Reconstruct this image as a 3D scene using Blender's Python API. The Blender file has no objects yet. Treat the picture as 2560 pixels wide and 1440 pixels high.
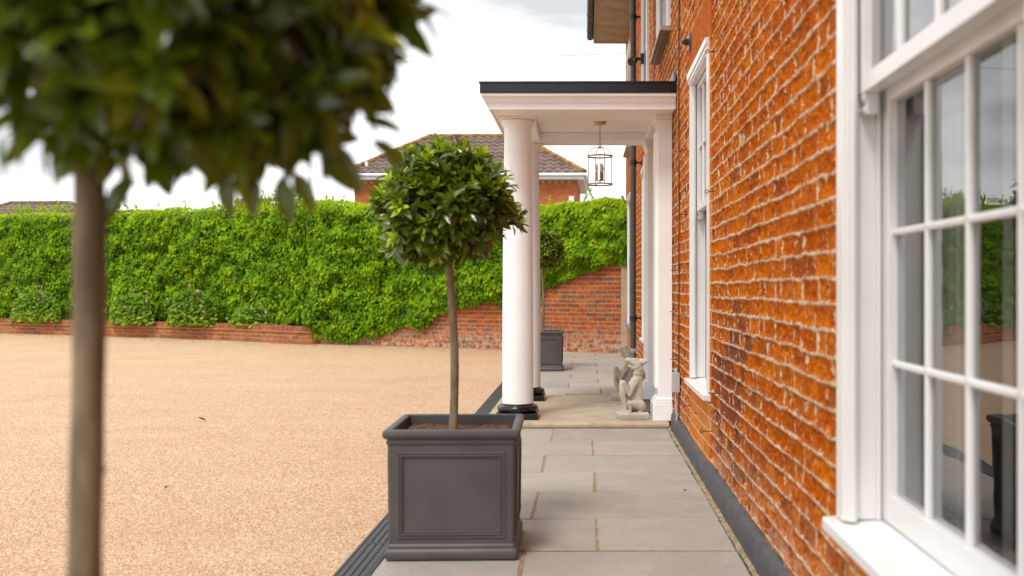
import bpy, math, random
import numpy as np
from mathutils import Vector, Matrix
R = math.radians
random.seed(7)
rng = np.random.default_rng(11)
scene = bpy.context.scene
col = scene.collection

# ------------------------------------------------------------------ helpers
def link(o, parent=None):
    col.objects.link(o)
    if parent is not None:
        o.parent = parent
    return o

def tag(o, label=None, cat=None, group=None, kind=None):
    if label: o['label'] = label
    if cat: o['category'] = cat
    if group: o['group'] = group
    if kind: o['kind'] = kind
    return o

def empty(name, loc=(0, 0, 0), rz=0.0):
    o = bpy.data.objects.new(name, None)
    o.empty_display_size = 0.1
    o.location = loc
    o.rotation_euler = (0, 0, rz)
    return link(o)

def copy_tree(o, parent=None):
    c = o.copy()
    col.objects.link(c)
    c.parent = parent
    for ch in [x for x in bpy.data.objects if x.parent == o]:
        copy_tree(ch, c)
    return c

class MB:
    def __init__(s):
        s.v = []; s.f = []
    def add(s, vs, fs):
        n = len(s.v)
        s.v += [tuple(v) for v in vs]
        s.f += [tuple(i + n for i in f) for f in fs]
    def box(s, x0, x1, y0, y1, z0, z1):
        s.add([(x0, y0, z0), (x1, y0, z0), (x1, y1, z0), (x0, y1, z0), (x0, y0, z1), (x1, y0, z1), (x1, y1, z1), (x0, y1, z1)],
              [(0, 3, 2, 1), (4, 5, 6, 7), (0, 1, 5, 4), (1, 2, 6, 5), (2, 3, 7, 6), (3, 0, 4, 7)])
        return s
    def quad(s, a, b, c, d):
        s.add([a, b, c, d], [(0, 1, 2, 3)]); return s
    def tube(s, pts, rad, n=8, caps=True):
        pts = [Vector(p) for p in pts]
        rads = rad if isinstance(rad, (list, tuple)) else [rad] * len(pts)
        vs = []; fs = []
        prev = None
        for i, p in enumerate(pts):
            t = (pts[min(i + 1, len(pts) - 1)] - pts[max(i - 1, 0)]).normalized()
            if prev is None:
                a = Vector((0, 0, 1)) if abs(t.z) < .9 else Vector((1, 0, 0))
                u = t.cross(a).normalized()
            else:
                u = (prev - t * prev.dot(t)).normalized()
            prev = u
            w = t.cross(u)
            for k in range(n):
                an = 2 * math.pi * k / n
                vs.append(p + (u * math.cos(an) + w * math.sin(an)) * rads[i])
        for i in range(len(pts) - 1):
            for k in range(n):
                k2 = (k + 1) % n
                fs.append((i * n + k, i * n + k2, (i + 1) * n + k2, (i + 1) * n + k))
        if caps:
            fs.append(tuple(range(n))[::-1]); fs.append(tuple((len(pts) - 1) * n + k for k in range(n)))
        s.add(vs, fs); return s
    def ring(s, c, axis, r, rad, n=24, m=8, a0=0, a1=360):
        c = Vector(c); axis = Vector(axis).normalized()
        a = Vector((0, 0, 1)) if abs(axis.z) < .9 else Vector((1, 0, 0))
        u = axis.cross(a).normalized(); w = axis.cross(u)
        full = abs(a1 - a0 - 360) < 1e-6
        pts = [c + (u * math.cos(R(a0 + (a1 - a0) * k / n)) + w * math.sin(R(a0 + (a1 - a0) * k / n))) * r for k in range(n + 1)]
        return s.tube(pts, rad, m, caps=not full)
    def lathe(s, prof, c=(0, 0, 0), n=32, caps=True):
        vs = []; fs = []
        for (r, z) in prof:
            for k in range(n):
                an = 2 * math.pi * k / n
                vs.append((c[0] + r * math.cos(an), c[1] + r * math.sin(an), c[2] + z))
        for i in range(len(prof) - 1):
            for k in range(n):
                k2 = (k + 1) % n
                fs.append((i * n + k, i * n + k2, (i + 1) * n + k2, (i + 1) * n + k))
        if caps:
            fs.append(tuple(range(n))[::-1]); fs.append(tuple((len(prof) - 1) * n + k for k in range(n)))
        s.add(vs, fs); return s
    def prism_y(s, prof, y0, y1):            # prof: (x,z) polygon, extruded along y
        n = len(prof)
        s.add([(x, y0, z) for x, z in prof] + [(x, y1, z) for x, z in prof],
              [tuple(range(n))[::-1], tuple(range(n, 2 * n))] + [(i, (i + 1) % n, n + (i + 1) % n, n + i) for i in range(n)]); return s
    def prism_x(s, prof, x0, x1):            # prof: (y,z)
        n = len(prof)
        s.add([(x0, y, z) for y, z in prof] + [(x1, y, z) for y, z in prof],
              [tuple(range(n)), tuple(range(n, 2 * n))[::-1]] + [(i, n + i, n + (i + 1) % n, (i + 1) % n) for i in range(n)]); return s
    def prism_z(s, prof, z0, z1):            # prof: (x,y)
        n = len(prof)
        s.add([(x, y, z0) for x, y in prof] + [(x, y, z1) for x, y in prof],
              [tuple(range(n))[::-1], tuple(range(n, 2 * n))] + [(i, (i + 1) % n, n + (i + 1) % n, n + i) for i in range(n)]); return s
    def sphere(s, c, r, n=12, m=8, sz=1.0):
        prof = [(max(1e-4, r * math.sin(math.pi * i / m)), -r * sz * math.cos(math.pi * i / m)) for i in range(m + 1)]
        return s.lathe(prof, c, n, caps=False)
    def build(s, name, mat, parent=None, bevel=0, smooth=False, seg=2):
        me = bpy.data.meshes.new(name)
        me.from_pydata(s.v, [], s.f)
        import bmesh
        bm = bmesh.new(); bm.from_mesh(me)
        bmesh.ops.recalc_face_normals(bm, faces=bm.faces[:])
        bm.to_mesh(me); bm.free()
        if mat: me.materials.append(mat)
        if smooth:
            me.polygons.foreach_set('use_smooth', [True] * len(me.polygons))
            try: me.set_sharp_from_angle(angle=R(40))
            except Exception: pass
        o = bpy.data.objects.new(name, me)
        link(o, parent)
        if bevel:
            m = o.modifiers.new('bevel', 'BEVEL'); m.width = bevel; m.segments = seg; m.limit_method = 'ANGLE'; m.angle_limit = R(35)
            m.harden_normals = False
        return o

def np_mesh(name, verts, faces, mat, parent=None, smooth=False, uv=None, attrs=None):
    verts = np.asarray(verts, dtype=np.float32); faces = np.asarray(faces, dtype=np.int32)
    k = faces.shape[1]
    me = bpy.data.meshes.new(name)
    me.vertices.add(len(verts)); me.vertices.foreach_set('co', verts.ravel())
    me.loops.add(faces.size); me.loops.foreach_set('vertex_index', faces.ravel())
    me.polygons.add(len(faces)); me.polygons.foreach_set('loop_start', np.arange(0, faces.size, k, dtype=np.int32))
    me.polygons.foreach_set('loop_total', np.full(len(faces), k, dtype=np.int32))
    me.polygons.foreach_set('use_smooth', np.full(len(faces), smooth, dtype=bool))
    if uv is not None:
        l = me.uv_layers.new(name='uv')
        l.data.foreach_set('uv', np.asarray(uv, dtype=np.float32)[faces.ravel()].ravel())
    if attrs:
        for n, a in attrs.items():
            at = me.attributes.new(n, 'FLOAT', 'POINT'); at.data.foreach_set('value', np.asarray(a, dtype=np.float32))
    me.update(calc_edges=True); me.validate()
    if mat: me.materials.append(mat)
    o = bpy.data.objects.new(name, me)
    return link(o, parent)

def hash2(ix, iy, seed=0):
    h = (ix.astype(np.int64) * 374761393 + iy.astype(np.int64) * 668265263 + seed * 1442695041) & 0x7fffffff
    h = ((h ^ (h >> 13)) * 1274126177) & 0x7fffffff
    h = h ^ (h >> 16)
    return (h & 0xffff) / 65535.0
def vnoise(x, y, seed=0):
    x = np.asarray(x, float); y = np.asarray(y, float)
    ix = np.floor(x); iy = np.floor(y); fx = x - ix; fy = y - iy
    fx = fx * fx * (3 - 2 * fx); fy = fy * fy * (3 - 2 * fy)
    a = hash2(ix, iy, seed); b = hash2(ix + 1, iy, seed); c = hash2(ix, iy + 1, seed); d = hash2(ix + 1, iy + 1, seed)
    return (a + (b - a) * fx) * (1 - fy) + (c + (d - c) * fx) * fy
def fbm(x, y, o=3, seed=0):
    t = 0; a = .5; s = 0
    for i in range(o):
        t = t + a * vnoise(x * 2 ** i, y * 2 ** i, seed + i * 17); s += a; a *= .5
    return t / s

# ------------------------------------------------------------------ materials
class NT:
    def __init__(s, name):
        s.m = bpy.data.materials.new(name); s.m.use_nodes = True
        s.t = s.m.node_tree; s.t.nodes.clear()
        s.out = s.n('ShaderNodeOutputMaterial')
        s.p = s.n('ShaderNodeBsdfPrincipled')
        s.l(s.p.outputs[0], s.out.inputs[0])
    def n(s, t, **k):
        nd = s.t.nodes.new(t)
        for a, b in k.items(): setattr(nd, a, b)
        return nd
    def l(s, a, b): s.t.links.new(a, b)
    def sv(s, sock, v):
        if isinstance(v, bpy.types.NodeSocket): s.l(v, sock)
        else:
            try: sock.default_value = v
            except Exception: sock.default_value = (*v, 1)
    def math(s, op, a, b=0.0, c=None, clamp=False):
        nd = s.n('ShaderNodeMath', operation=op); nd.use_clamp = clamp
        s.sv(nd.inputs[0], a); s.sv(nd.inputs[1], b)
        if c is not None: s.sv(nd.inputs[2], c)
        return nd.outputs[0]
    def mix(s, f, a, b, mode='MIX'):
        nd = s.n('ShaderNodeMix', data_type='RGBA', blend_type=mode)
        s.sv(nd.inputs[0], f)
        for i, v in ((6, a), (7, b)):
            if isinstance(v, bpy.types.NodeSocket): s.l(v, nd.inputs[i])
            else: nd.inputs[i].default_value = (*v, 1) if len(v) == 3 else v
        return nd.outputs[2]
    def coord(s, kind='Object'):
        return s.n('ShaderNodeTexCoord').outputs[kind]
    def mapping(s, v, scale=(1, 1, 1), loc=(0, 0, 0)):
        nd = s.n('ShaderNodeMapping'); s.l(v, nd.inputs[0]); nd.inputs[3].default_value = scale; nd.inputs[1].default_value = loc
        return nd.outputs[0]
    def noise(s, v, scale, detail=4, rough=.55, dist=0, out=0):
        nd = s.n('ShaderNodeTexNoise'); s.l(v, nd.inputs['Vector']); nd.inputs['Scale'].default_value = scale
        nd.inputs['Detail'].default_value = detail; nd.inputs['Roughness'].default_value = rough; nd.inputs['Distortion'].default_value = dist
        return nd.outputs[out]
    def vor(s, v, scale, feature='F1', out=0):
        nd = s.n('ShaderNodeTexVoronoi', feature=feature); s.l(v, nd.inputs['Vector']); nd.inputs['Scale'].default_value = scale
        return nd.outputs[out]
    def step(s, v, a, b):                     # smooth ramp a..b -> 0..1
        nd = s.n('ShaderNodeMapRange', interpolation_type='SMOOTHSTEP'); s.sv(nd.inputs[0], v)
        nd.inputs[1].default_value = a; nd.inputs[2].default_value = b
        return nd.outputs[0]
    def ramp(s, f, stops):
        nd = s.n('ShaderNodeValToRGB'); s.l(f, nd.inputs[0]); e = nd.color_ramp.elements
        while len(e) < len(stops): e.new(.5)
        for i, (p, c) in enumerate(stops): e[i].position = p; e[i].color = (*c, 1)
        return nd.outputs[0]
    def bump(s, h, strength=.3, dist=.01):
        nd = s.n('ShaderNodeBump'); nd.inputs['Strength'].default_value = strength; nd.inputs['Distance'].default_value = dist
        s.l(h, nd.inputs['Height']); s.l(nd.outputs[0], s.p.inputs['Normal'])
    def base(s, c): s.sv(s.p.inputs['Base Color'], c if isinstance(c, bpy.types.NodeSocket) else (*c, 1))
    def set(s, **k):
        for a, b in k.items(): s.sv(s.p.inputs[a.replace('_', ' ')], b)
        return s

def paint(name, c, rough=.35, var=.06, scale=6, bump=.08, dirt=None, spec=.5, metallic=0):
    t = NT(name); co = t.coord()
    n = t.noise(co, scale, 5)
    c2 = tuple(max(0, x * (1 - var * 2)) for x in c)
    b = t.mix(t.step(n, .3, .7), c2, c)
    if dirt:
        d = t.noise(co, scale * 2.3, 6, .7)
        b = t.mix(t.step(d, .60, .80), b, dirt)
    t.base(b); t.set(Roughness=rough, Metallic=metallic); t.p.inputs['Specular IOR Level'].default_value = spec
    t.bump(t.noise(co, scale * 12, 4), bump, .004)
    return t.m

def brick_mat(name, palette, mortar, course=.075, stretch=.2267, head=.1133, joint=.006, rough_d=.5, pits=.5, smear=.3, pale=None, ragged=1.0, stain=None, bump=.6, white=(.70,.55,.40)):
    t = NT(name)
    uv = t.n('ShaderNodeUVMap', uv_map='uv').outputs[0]
    sep = t.n('ShaderNodeSeparateXYZ'); t.l(uv, sep.inputs[0])
    wob = t.noise(uv, 22, 3, out=1); sw = t.n('ShaderNodeSeparateXYZ'); t.l(wob, sw.inputs[0])
    u = t.math('ADD', sep.outputs[0], t.math('MULTIPLY', t.math('SUBTRACT', sw.outputs[0], .5), .006))
    v = t.math('ADD', sep.outputs[1], t.math('MULTIPLY', t.math('SUBTRACT', sw.outputs[1], .5), .008))
    per = stretch + head
    vr = t.math('DIVIDE', v, course); r = t.math('FLOOR', vr); fv = t.math('MULTIPLY', t.math('FRACT', vr), course)
    wn = t.n('ShaderNodeTexWhiteNoise', noise_dimensions='1D'); t.l(r, wn.inputs['W'])
    par = t.math('MULTIPLY', t.math('FLOORED_MODULO', r, 2.0), per / 2)
    uu = t.math('ADD', t.math('ADD', u, par), t.math('MULTIPLY', wn.outputs[0], .03))
    q = t.math('DIVIDE', uu, per); cell = t.math('FLOOR', q); p = t.math('MULTIPLY', t.math('FRACT', q), per)
    ish = t.math('GREATER_THAN', p, stretch)
    du = t.math('MINIMUM', t.math('MINIMUM', p, t.math('ABSOLUTE', t.math('SUBTRACT', p, stretch))), t.math('SUBTRACT', per, p))
    dv = t.math('MINIMUM', fv, t.math('SUBTRACT', course, fv))
    lost = t.math('MULTIPLY', t.step(t.noise(uv, 13, 3, .6), .46, .60), .010 * ragged)
    lost2 = t.math('MULTIPLY', t.step(t.noise(uv, 17, 3, .6), .58, .66), .006 * ragged)
    d = t.math('MINIMUM', t.math('ADD', t.math('MULTIPLY', du, 1.25), lost), t.math('ADD', dv, lost2))
    fine = t.noise(uv, 70, 5, .6); coarse = t.noise(uv, 9, 4, .6)
    dj = t.math('ADD', d, t.math('MULTIPLY', t.math('SUBTRACT', fine, .5), .013 * rough_d * 2))
    dj = t.math('ADD', dj, t.math('MULTIPLY', t.math('SUBTRACT', coarse, .5), .014 * rough_d))
    mmask = t.math('SUBTRACT', 1.0, t.step(dj, joint * .75, joint * 1.35))
    cid = t.n('ShaderNodeCombineXYZ'); t.l(t.math('ADD', t.math('MULTIPLY', cell, 2.0), ish), cid.inputs[0]); t.l(r, cid.inputs[1])
    w2 = t.n('ShaderNodeTexWhiteNoise', noise_dimensions='2D'); t.l(cid.outputs[0], w2.inputs['Vector'])
    n = len(palette)
    bc = t.ramp(w2.outputs[0], [(i / max(1, n - 1), c) for i, c in enumerate(palette)])
    bc = t.mix(t.math('MULTIPLY', t.step(coarse, .35, .7), .55), bc, tuple(x * .62 for x in palette[0]))
    pit = t.noise(uv, 48, 6, .7)
    gr = t.noise(t.mapping(uv, (26, 62, 1)), 1.0, 6, .75)
    bc = t.mix(t.math('MULTIPLY', t.step(gr, .50, .62), pits), bc, tuple(min(1, x * k_) for x, k_ in zip(palette[1], (1.05, 1.08, 1.1))))
    bc = t.mix(t.math('MULTIPLY', t.math('SUBTRACT', 1.0, t.step(gr, .36, .47)), pits * .85), bc, (palette[0][0] * .42, palette[0][1] * .26, palette[0][2]))
    blo = t.noise(uv, 27, 5, .65)
    bc = t.mix(t.math('MULTIPLY', t.step(blo, .52, .63), pits * .65), bc, (.22, .032, .003))
    pit2 = t.noise(uv, 150, 4, .7)
    pit = t.math('ADD', t.math('MULTIPLY', pit, .6), t.math('MULTIPLY', pit2, .4))
    bc = t.mix(t.math('MULTIPLY', t.step(pit, .50, .62), pits), bc, (.10, .016, .003))
    mp = t.mapping(uv, (60, 34, 1)); sm = t.noise(mp, 1.0, 5, .65)
    bc = t.mix(t.math('MULTIPLY', t.math('MULTIPLY', t.step(sm, .60, .68), smear), 1.0), bc, white)
    if stain:
        sx = t.math('DIVIDE', t.math('SUBTRACT', sep.outputs[0], stain[0]), stain[2]); sz = t.math('DIVIDE', t.math('SUBTRACT', sep.outputs[1], stain[1]), stain[3])
        rr_ = t.math('ADD', t.math('SQRT', t.math('ADD', t.math('MULTIPLY', sx, sx), t.math('MULTIPLY', sz, sz))), t.math('MULTIPLY', t.math('SUBTRACT', w2.outputs[0], .5), 1.3))
        bc = t.mix(t.math('MULTIPLY', t.math('SUBTRACT', 1.0, t.step(rr_, .7, 1.0)), .8), bc, (.13, .045, .030))
    if pale:
        z0, z1, amt = pale
        pm = t.math('MULTIPLY', t.math('SUBTRACT', 1.0, t.step(sep.outputs[1], z0, z1)), t.step(t.noise(uv, 14, 6, .7), .42, .62))
        bc = t.mix(t.math('MULTIPLY', pm, amt), bc, (.55, .42, .32))
    mc = t.mix(t.step(t.noise(uv, 30, 4), .35, .7), tuple(x * .62 for x in mortar), mortar)
    if ragged >= 1:
        big = t.noise(uv, 2.6, 5, .6)
        bc = t.mix(t.math('MULTIPLY', t.step(big, .48, .66), .42), bc, (.26, .040, .006))
        sp = t.noise(t.mapping(uv, (8, 13, 1)), 1.0, 6, .7)
        mmask = t.math('MAXIMUM', mmask, t.math('MULTIPLY', t.step(sp, .635, .665), .8))
        mmask = t.math('MULTIPLY', mmask, t.math('SUBTRACT', 1.0, t.math('MULTIPLY', t.step(t.noise(uv, 6.5, 5, .7), .54, .62), .55)))
    t.base(t.mix(mmask, bc, mc))
    t.set(Roughness=1.0); t.p.inputs['Specular IOR Level'].default_value = .05
    h = t.math('ADD', t.math('MULTIPLY', mmask, .5), t.math('ADD', t.math('MULTIPLY', fine, .4), t.math('ADD', t.math('MULTIPLY', pit, -.4), t.math('MULTIPLY', gr, .8))))
    t.bump(h, bump, .006)
    return t.m

def leaf_mat(name, dark, mid, fresh_lit, rough=.4, trans=.25, spec=.5):
    t = NT(name)
    a = t.n('ShaderNodeAttribute', attribute_name='tint').outputs['Fac']
    f = t.n('ShaderNodeAttribute', attribute_name='fresh').outputs['Fac']
    c = t.mix(a, dark, mid); c = t.mix(f, c, fresh_lit)
    v = t.noise(t.coord(), 60, 3)
    c = t.mix(t.math('MULTIPLY', t.step(v, .4, .7), .25), c, tuple(x * .6 for x in dark))
    t.base(c); t.set(Roughness=rough); t.p.inputs['Specular IOR Level'].default_value = spec
    tr = t.n('ShaderNodeBsdfTranslucent'); t.l(t.mix(.5, c, fresh_lit), tr.inputs[0])
    mx = t.n('ShaderNodeMixShader'); mx.inputs[0].default_value = trans
    t.l(t.p.outputs[0], mx.inputs[1]); t.l(tr.outputs[0], mx.inputs[2]); t.l(mx.outputs[0], t.out.inputs[0])
    return t.m

def glass_mat(name, base_r=.0, ior=1.6, tint=(.92, .95, .95)):
    t = NT(name)
    fr = t.n('ShaderNodeLayerWeight'); fr.inputs[0].default_value = .5; fc = t.math('MULTIPLY', t.math('POWER', fr.outputs[1], 4.0), ior - 1.0)
    co = t.coord(); b = t.n('ShaderNodeBump'); b.inputs['Strength'].default_value = .012; b.inputs['Distance'].default_value = .05
    t.l(t.noise(co, 5, 2), b.inputs['Height'])
    gl = t.n('ShaderNodeBsdfGlossy'); gl.inputs['Roughness'].default_value = .0; t.l(b.outputs[0], gl.inputs['Normal'])
    tp = t.n('ShaderNodeBsdfTransparent'); tp.inputs[0].default_value = (*tint, 1)
    mx = t.n('ShaderNodeMixShader'); t.l(t.math('ADD', fc, base_r, clamp=True), mx.inputs[0])
    t.l(tp.outputs[0], mx.inputs[1]); t.l(gl.outputs[0], mx.inputs[2]); t.l(mx.outputs[0], t.out.inputs[0])
    return t.m

ORANGE = [(.54, .125, .004), (.64, .175, .006), (.46, .080, .004), (.60, .140, .004), (.24, .050, .015), (.60, .160, .006), (.50, .10, .004)]
M = {}
M['brick'] = brick_mat('old orange brick', ORANGE, (.80, .59, .39), joint=.0050, rough_d=1.25, pits=.85, smear=.45, pale=(.12, .50, .45), bump=1.0, white=(.80,.63,.46), stain=(4.9, .55, .55, .40))
M['brick_new'] = brick_mat('rubbed orange brick', [(.62, .20, .03), (.55, .15, .02), (.66, .24, .05)], (.66, .50, .32), joint=.0045, rough_d=.2, pits=.08, smear=.05, ragged=0, bump=.2)
M['brick_arch'] = brick_mat('gauged arch brick', [(.58, .15, .02), (.46, .10, .012), (.52, .13, .02)], (.60, .34, .16), course=.30, stretch=.060, head=.060, joint=.0035, rough_d=.3, pits=.75, smear=.6, ragged=.6, bump=.8)
M['brick_garden'] = brick_mat('garden wall brick', [(.34, .080, .028), (.44, .13, .035), (.17, .075, .05), (.42, .085, .022), (.26, .11, .06), (.12, .09, .075), (.48, .13, .03), (.36, .12, .05)], (.46, .32, .19), joint=.0060, rough_d=.6, pits=.4, smear=.15, pale=(.05, .50, .8), ragged=.4, bump=.6, white=(.5, .40, .30))
M['brick_bed'] = brick_mat('bed wall brick', [(.34, .11, .045), (.42, .16, .06), (.18, .09, .06), (.46, .18, .07), (.28, .12, .07)], (.46, .33, .2), joint=.006, rough_d=.25, pits=.2, smear=.05, bump=.4)
M['brick_soldier'] = brick_mat('bed coping brick', [(.30, .10, .05), (.38, .14, .06), (.16, .08, .06), (.44, .17, .07)], (.5, .37, .22), course=.2, stretch=.075, head=.075, joint=.005, rough_d=.2, pits=.2, smear=.0, bump=.3)
M['brick_far'] = brick_mat('far house brick', [(.46, .13, .05), (.54, .17, .06), (.40, .11, .045)], (.45, .26, .16), joint=.006, rough_d=.1, pits=.1, smear=.0, bump=.2)
M['white'] = paint('white paint', (.86, .865, .87), .32, .03, 5, .05)
M['white_frame'] = paint('white window paint', (.74, .725, .71), .28, .025, 4, .04, dirt=(.72, .69, .65))
M['cream'] = paint('warm white masonry paint', (.87, .87, .865), .45, .04, 3, .12, dirt=(.80, .76, .72))
M['black_gloss'] = paint('black gloss paint', (.006, .006, .007), .12, .1, 6, .35)
M['black_metal'] = paint('black painted iron', (.015, .014, .014), .45, .1, 14, .2)
M['pipe_grey'] = paint('dark grey pipe paint', (.055, .052, .054), .35, .08, 8, .1)
M['drain'] = paint('dark drain plastic', (.030, .030, .032), .5, .1, 8, .1, dirt=(.09, .08, .07))
M['plinth'] = paint('dark plinth render', (.075, .075, .078), .7, .2, 9, .5, dirt=(.16, .15, .14))
M['planter'] = paint('lead grey planter', (.080, .072, .073), .5, .12, 5, .2, dirt=(.10, .095, .095))
M['lead'] = paint('lead flashing', (.20, .21, .22), .5, .1, 10, .3)
M['soffit'] = paint('timber soffit', (.42, .33, .24), .6, .15, 4, .2)
M['brass'] = paint('aged brass', (.62, .42, .18), .28, .2, 20, .1, metallic=.15)
M['brass_dark'] = paint('dark aged brass', (.16, .10, .05), .35, .2, 20, .1, metallic=.8)
M['rust'] = paint('rusty iron', (.07, .028, .014), .8, .3, 40, .4)
M['box_grey'] = paint('grey plastic', (.42, .42, .44), .5, .03, 8, .05)
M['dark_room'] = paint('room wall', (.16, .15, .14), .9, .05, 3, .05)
M['strip'] = paint('buff joint mortar', (.36, .27, .17), .95, .25, 25, .6, dirt=(.12, .09, .06))
M['joint_dark'] = paint('dark slab joint', (.07, .055, .042), .95, .25, 15, .6)
M['joint'] = paint('slab joint mortar', (.40, .28, .15), .95, .25, 15, .6, dirt=(.08, .06, .045))
M['rubber'] = paint('black rubber', (.02, .02, .02), .7, .1, 20, .3)
M['mat'] = paint('coir mat', (.22, .11, .05), .95, .3, 60, .8)
M['cable'] = paint('black cable', (.012, .01, .01), .5, .1, 20, .05)
M['bulb'] = paint('frosted bulb', (.80, .78, .74), .2, .02, 20, .0)
M['candle'] = paint('brass candle tube', (.40, .26, .10), .35, .1, 20, .05, metallic=.6)
M['glass'] = glass_mat('window glass', .10, 2.1, (.78, .81, .81))
M['lantern_glass'] = glass_mat('lantern glass', .03, 1.5, (.97, .98, .98))
M['lichen'] = paint('lichen ridge', (.36, .19, .045), .95, .35, 3.5, .6, dirt=(.17, .12, .08))
M['fresh_leaf_litter'] = paint('fallen leaf', (.55, .38, .05), .8, .2, 20, .1)
M['dead_leaf'] = paint('dead leaf', (.10, .035, .02), .8, .2, 20, .1)

def m_gravel():
    t = NT('resin bound gravel'); co = t.coord()
    vr = t.n('ShaderNodeTexVoronoi'); t.l(co, vr.inputs['Vector']); vr.inputs['Scale'].default_value = 160
    wn = t.n('ShaderNodeTexWhiteNoise', noise_dimensions='3D'); t.l(vr.outputs['Color'], wn.inputs['Vector'])
    c = t.ramp(wn.outputs[0], [(0, (.13, .055, .022)), (.2, (.40, .218, .105)), (.5, (.525, .318, .166)), (.8, (.64, .438, .265)), (1, (.82, .69, .52))])
    big = t.noise(co, .8, 5, .6)
    c = t.mix(t.math('MULTIPLY', t.step(big, .45, .75), .28), c, (.38, .20, .085))
    st = t.noise(t.mapping(co, (.35, 1.6, 1)), 1.0, 5, .6)
    c = t.mix(t.math('MULTIPLY', t.step(st, .50, .72), .12), c, (.78, .56, .38))
    t.base(c); t.set(Roughness=.75)
    t.bump(t.math('SUBTRACT', 1.0, vr.outputs['Distance']), .8, .004)
    return t.m
M['gravel'] = m_gravel()

def m_slab():
    t = NT('sandstone slabs'); co = t.coord()
    a = t.n('ShaderNodeAttribute', attribute_name='tint').outputs['Fac']
    c = t.ramp(a, [(0, (.27, .245, .215)), (.35, (.35, .31, .265)), (.7, (.315, .29, .265)), (1, (.40, .355, .30))])
    n = t.noise(co, 3.5, 6, .6)
    c = t.mix(t.math('MULTIPLY', t.step(n, .4, .7), .5), c, (.43, .375, .315))
    s = t.noise(co, 120, 3, .6)
    c = t.mix(t.math('MULTIPLY', t.step(s, .5, .8), .3), c, (.20, .165, .13))
    sp = t.noise(co, 11, 2, .5); c = t.mix(t.step(sp, .80, .83), c, (.62, .58, .52))
    t.base(c); t.set(Roughness=.6)
    t.bump(t.math('ADD', t.noise(co, 7, 6, .6), t.math('MULTIPLY', t.noise(co, 60, 4), .5)), .6, .014)
    return t.m
M['slab'] = m_slab()

def m_stone(name, c1, c2, c3, scale=12, bump=.6):
    t = NT(name); co = t.coord()
    c = t.mix(t.step(t.noise(co, scale, 6, .65), .35, .68), c1, c2)
    c = t.mix(t.step(t.noise(co, scale * 2.7, 5, .7), .58, .72), c, c3)
    t.base(c); t.set(Roughness=.9)
    t.bump(t.noise(co, scale * 7, 6, .7), bump, .004)
    return t.m
M['statue'] = m_stone('weathered cast stone', (.39, .345, .275), (.52, .465, .38), (.22, .195, .145))
M['step'] = m_stone('worn step stone', (.36, .285, .20), (.46, .37, .265), (.27, .205, .135), 5, .4)
M['earth'] = m_stone('potting soil', (.075, .034, .014), (.15, .075, .034), (.022, .012, .007), 45, 1.0)
M['ground'] = m_stone('bare earth', (.16, .13, .09), (.20, .17, .11), (.10, .10, .05), 2, .5)
M['core'] = m_stone('ivy stems', (.018, .035, .008), (.03, .055, .010), (.035, .028, .015), 8, 1.0)  # dark colour of the added core, reads as shaded gaps; sprigs share it

def m_bark():
    t = NT('smooth grey bark'); co = t.coord()
    n = t.noise(t.mapping(co, (30, 30, 7)), 1, 6, .6)
    c = t.mix(t.step(n, .35, .7), (.12, .092, .052), (.26, .20, .125))
    t.base(c); t.set(Roughness=.8); t.bump(n, .5, .004); return t.m
M['bark'] = m_bark()
def m_roof():
    t = NT('brown concrete tiles'); co = t.coord()
    n = t.noise(co, 1.3, 6, .65); w = t.noise(co, 14, 3)
    c = t.mix(t.step(n, .35, .65), (.105, .070, .056), (.19, .125, .098))
    c = t.mix(t.math('MULTIPLY', t.step(w, .55, .75), .6), c, (.30, .24, .19))
    t.base(c); t.set(Roughness=.9); t.bump(w, .4, .01); return t.m
M['rooftile'] = m_roof()
def m_curtain():
    t = NT('voile curtain'); 
    t.base((.62, .60, .58)); t.set(Roughness=.9)
    tp = t.n('ShaderNodeBsdfTransparent'); tr = t.n('ShaderNodeBsdfTranslucent'); tr.inputs[0].default_value = (.6, .58, .56, 1)
    m1 = t.n('ShaderNodeMixShader'); m1.inputs[0].default_value = .3; t.l(t.p.outputs[0], m1.inputs[1]); t.l(tr.outputs[0], m1.inputs[2])
    m2 = t.n('ShaderNodeMixShader'); m2.inputs[0].default_value = .25; t.l(m1.outputs[0], m2.inputs[1]); t.l(tp.outputs[0], m2.inputs[2])
    t.l(m2.outputs[0], t.out.inputs[0]); return t.m
M['curtain'] = m_curtain()
M['bay'] = leaf_mat('bay leaf', (.026, .050, .005), (.135, .205, .014), (.46, .64, .012), .27, .22, .75)
M['ivy'] = leaf_mat('ivy leaf', (.032, .110, .002), (.180, .365, .003), (.47, .62, .008), .6, .24, .12)
M['geranium'] = leaf_mat('geranium leaf', (.05, .16, .008), (.17, .33, .02), (.36, .44, .04), .6, .25, .15)
t_ = NT('pink petal'); t_.base((.60, .30, .55)); t_.set(Roughness=.7); M['petal'] = t_.m

# ------------------------------------------------------------------ camera
cd = bpy.data.cameras.new('camera'); cam = bpy.data.objects.new('camera', cd); link(cam)
cam.location = (0, 0, 1.1); cam.rotation_euler = (R(90), 0, 0)
cd.lens = 36; cd.sensor_width = 36; cd.shift_x = -183 / 2560; cd.shift_y = -2 / 2560
cd.clip_start = .05; cd.clip_end = 1500
cd.dof.use_dof = True; cd.dof.focus_distance = 8.0; cd.dof.aperture_fstop = 2.7
scene.camera = cam
F = 2560.0
def at(px, py, Y): return Vector(((px - 1463) / F * Y, Y, 1.1 - (py - 718) / F * Y))
def yw(px, X=.69): return X * F / (px - 1463)

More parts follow.
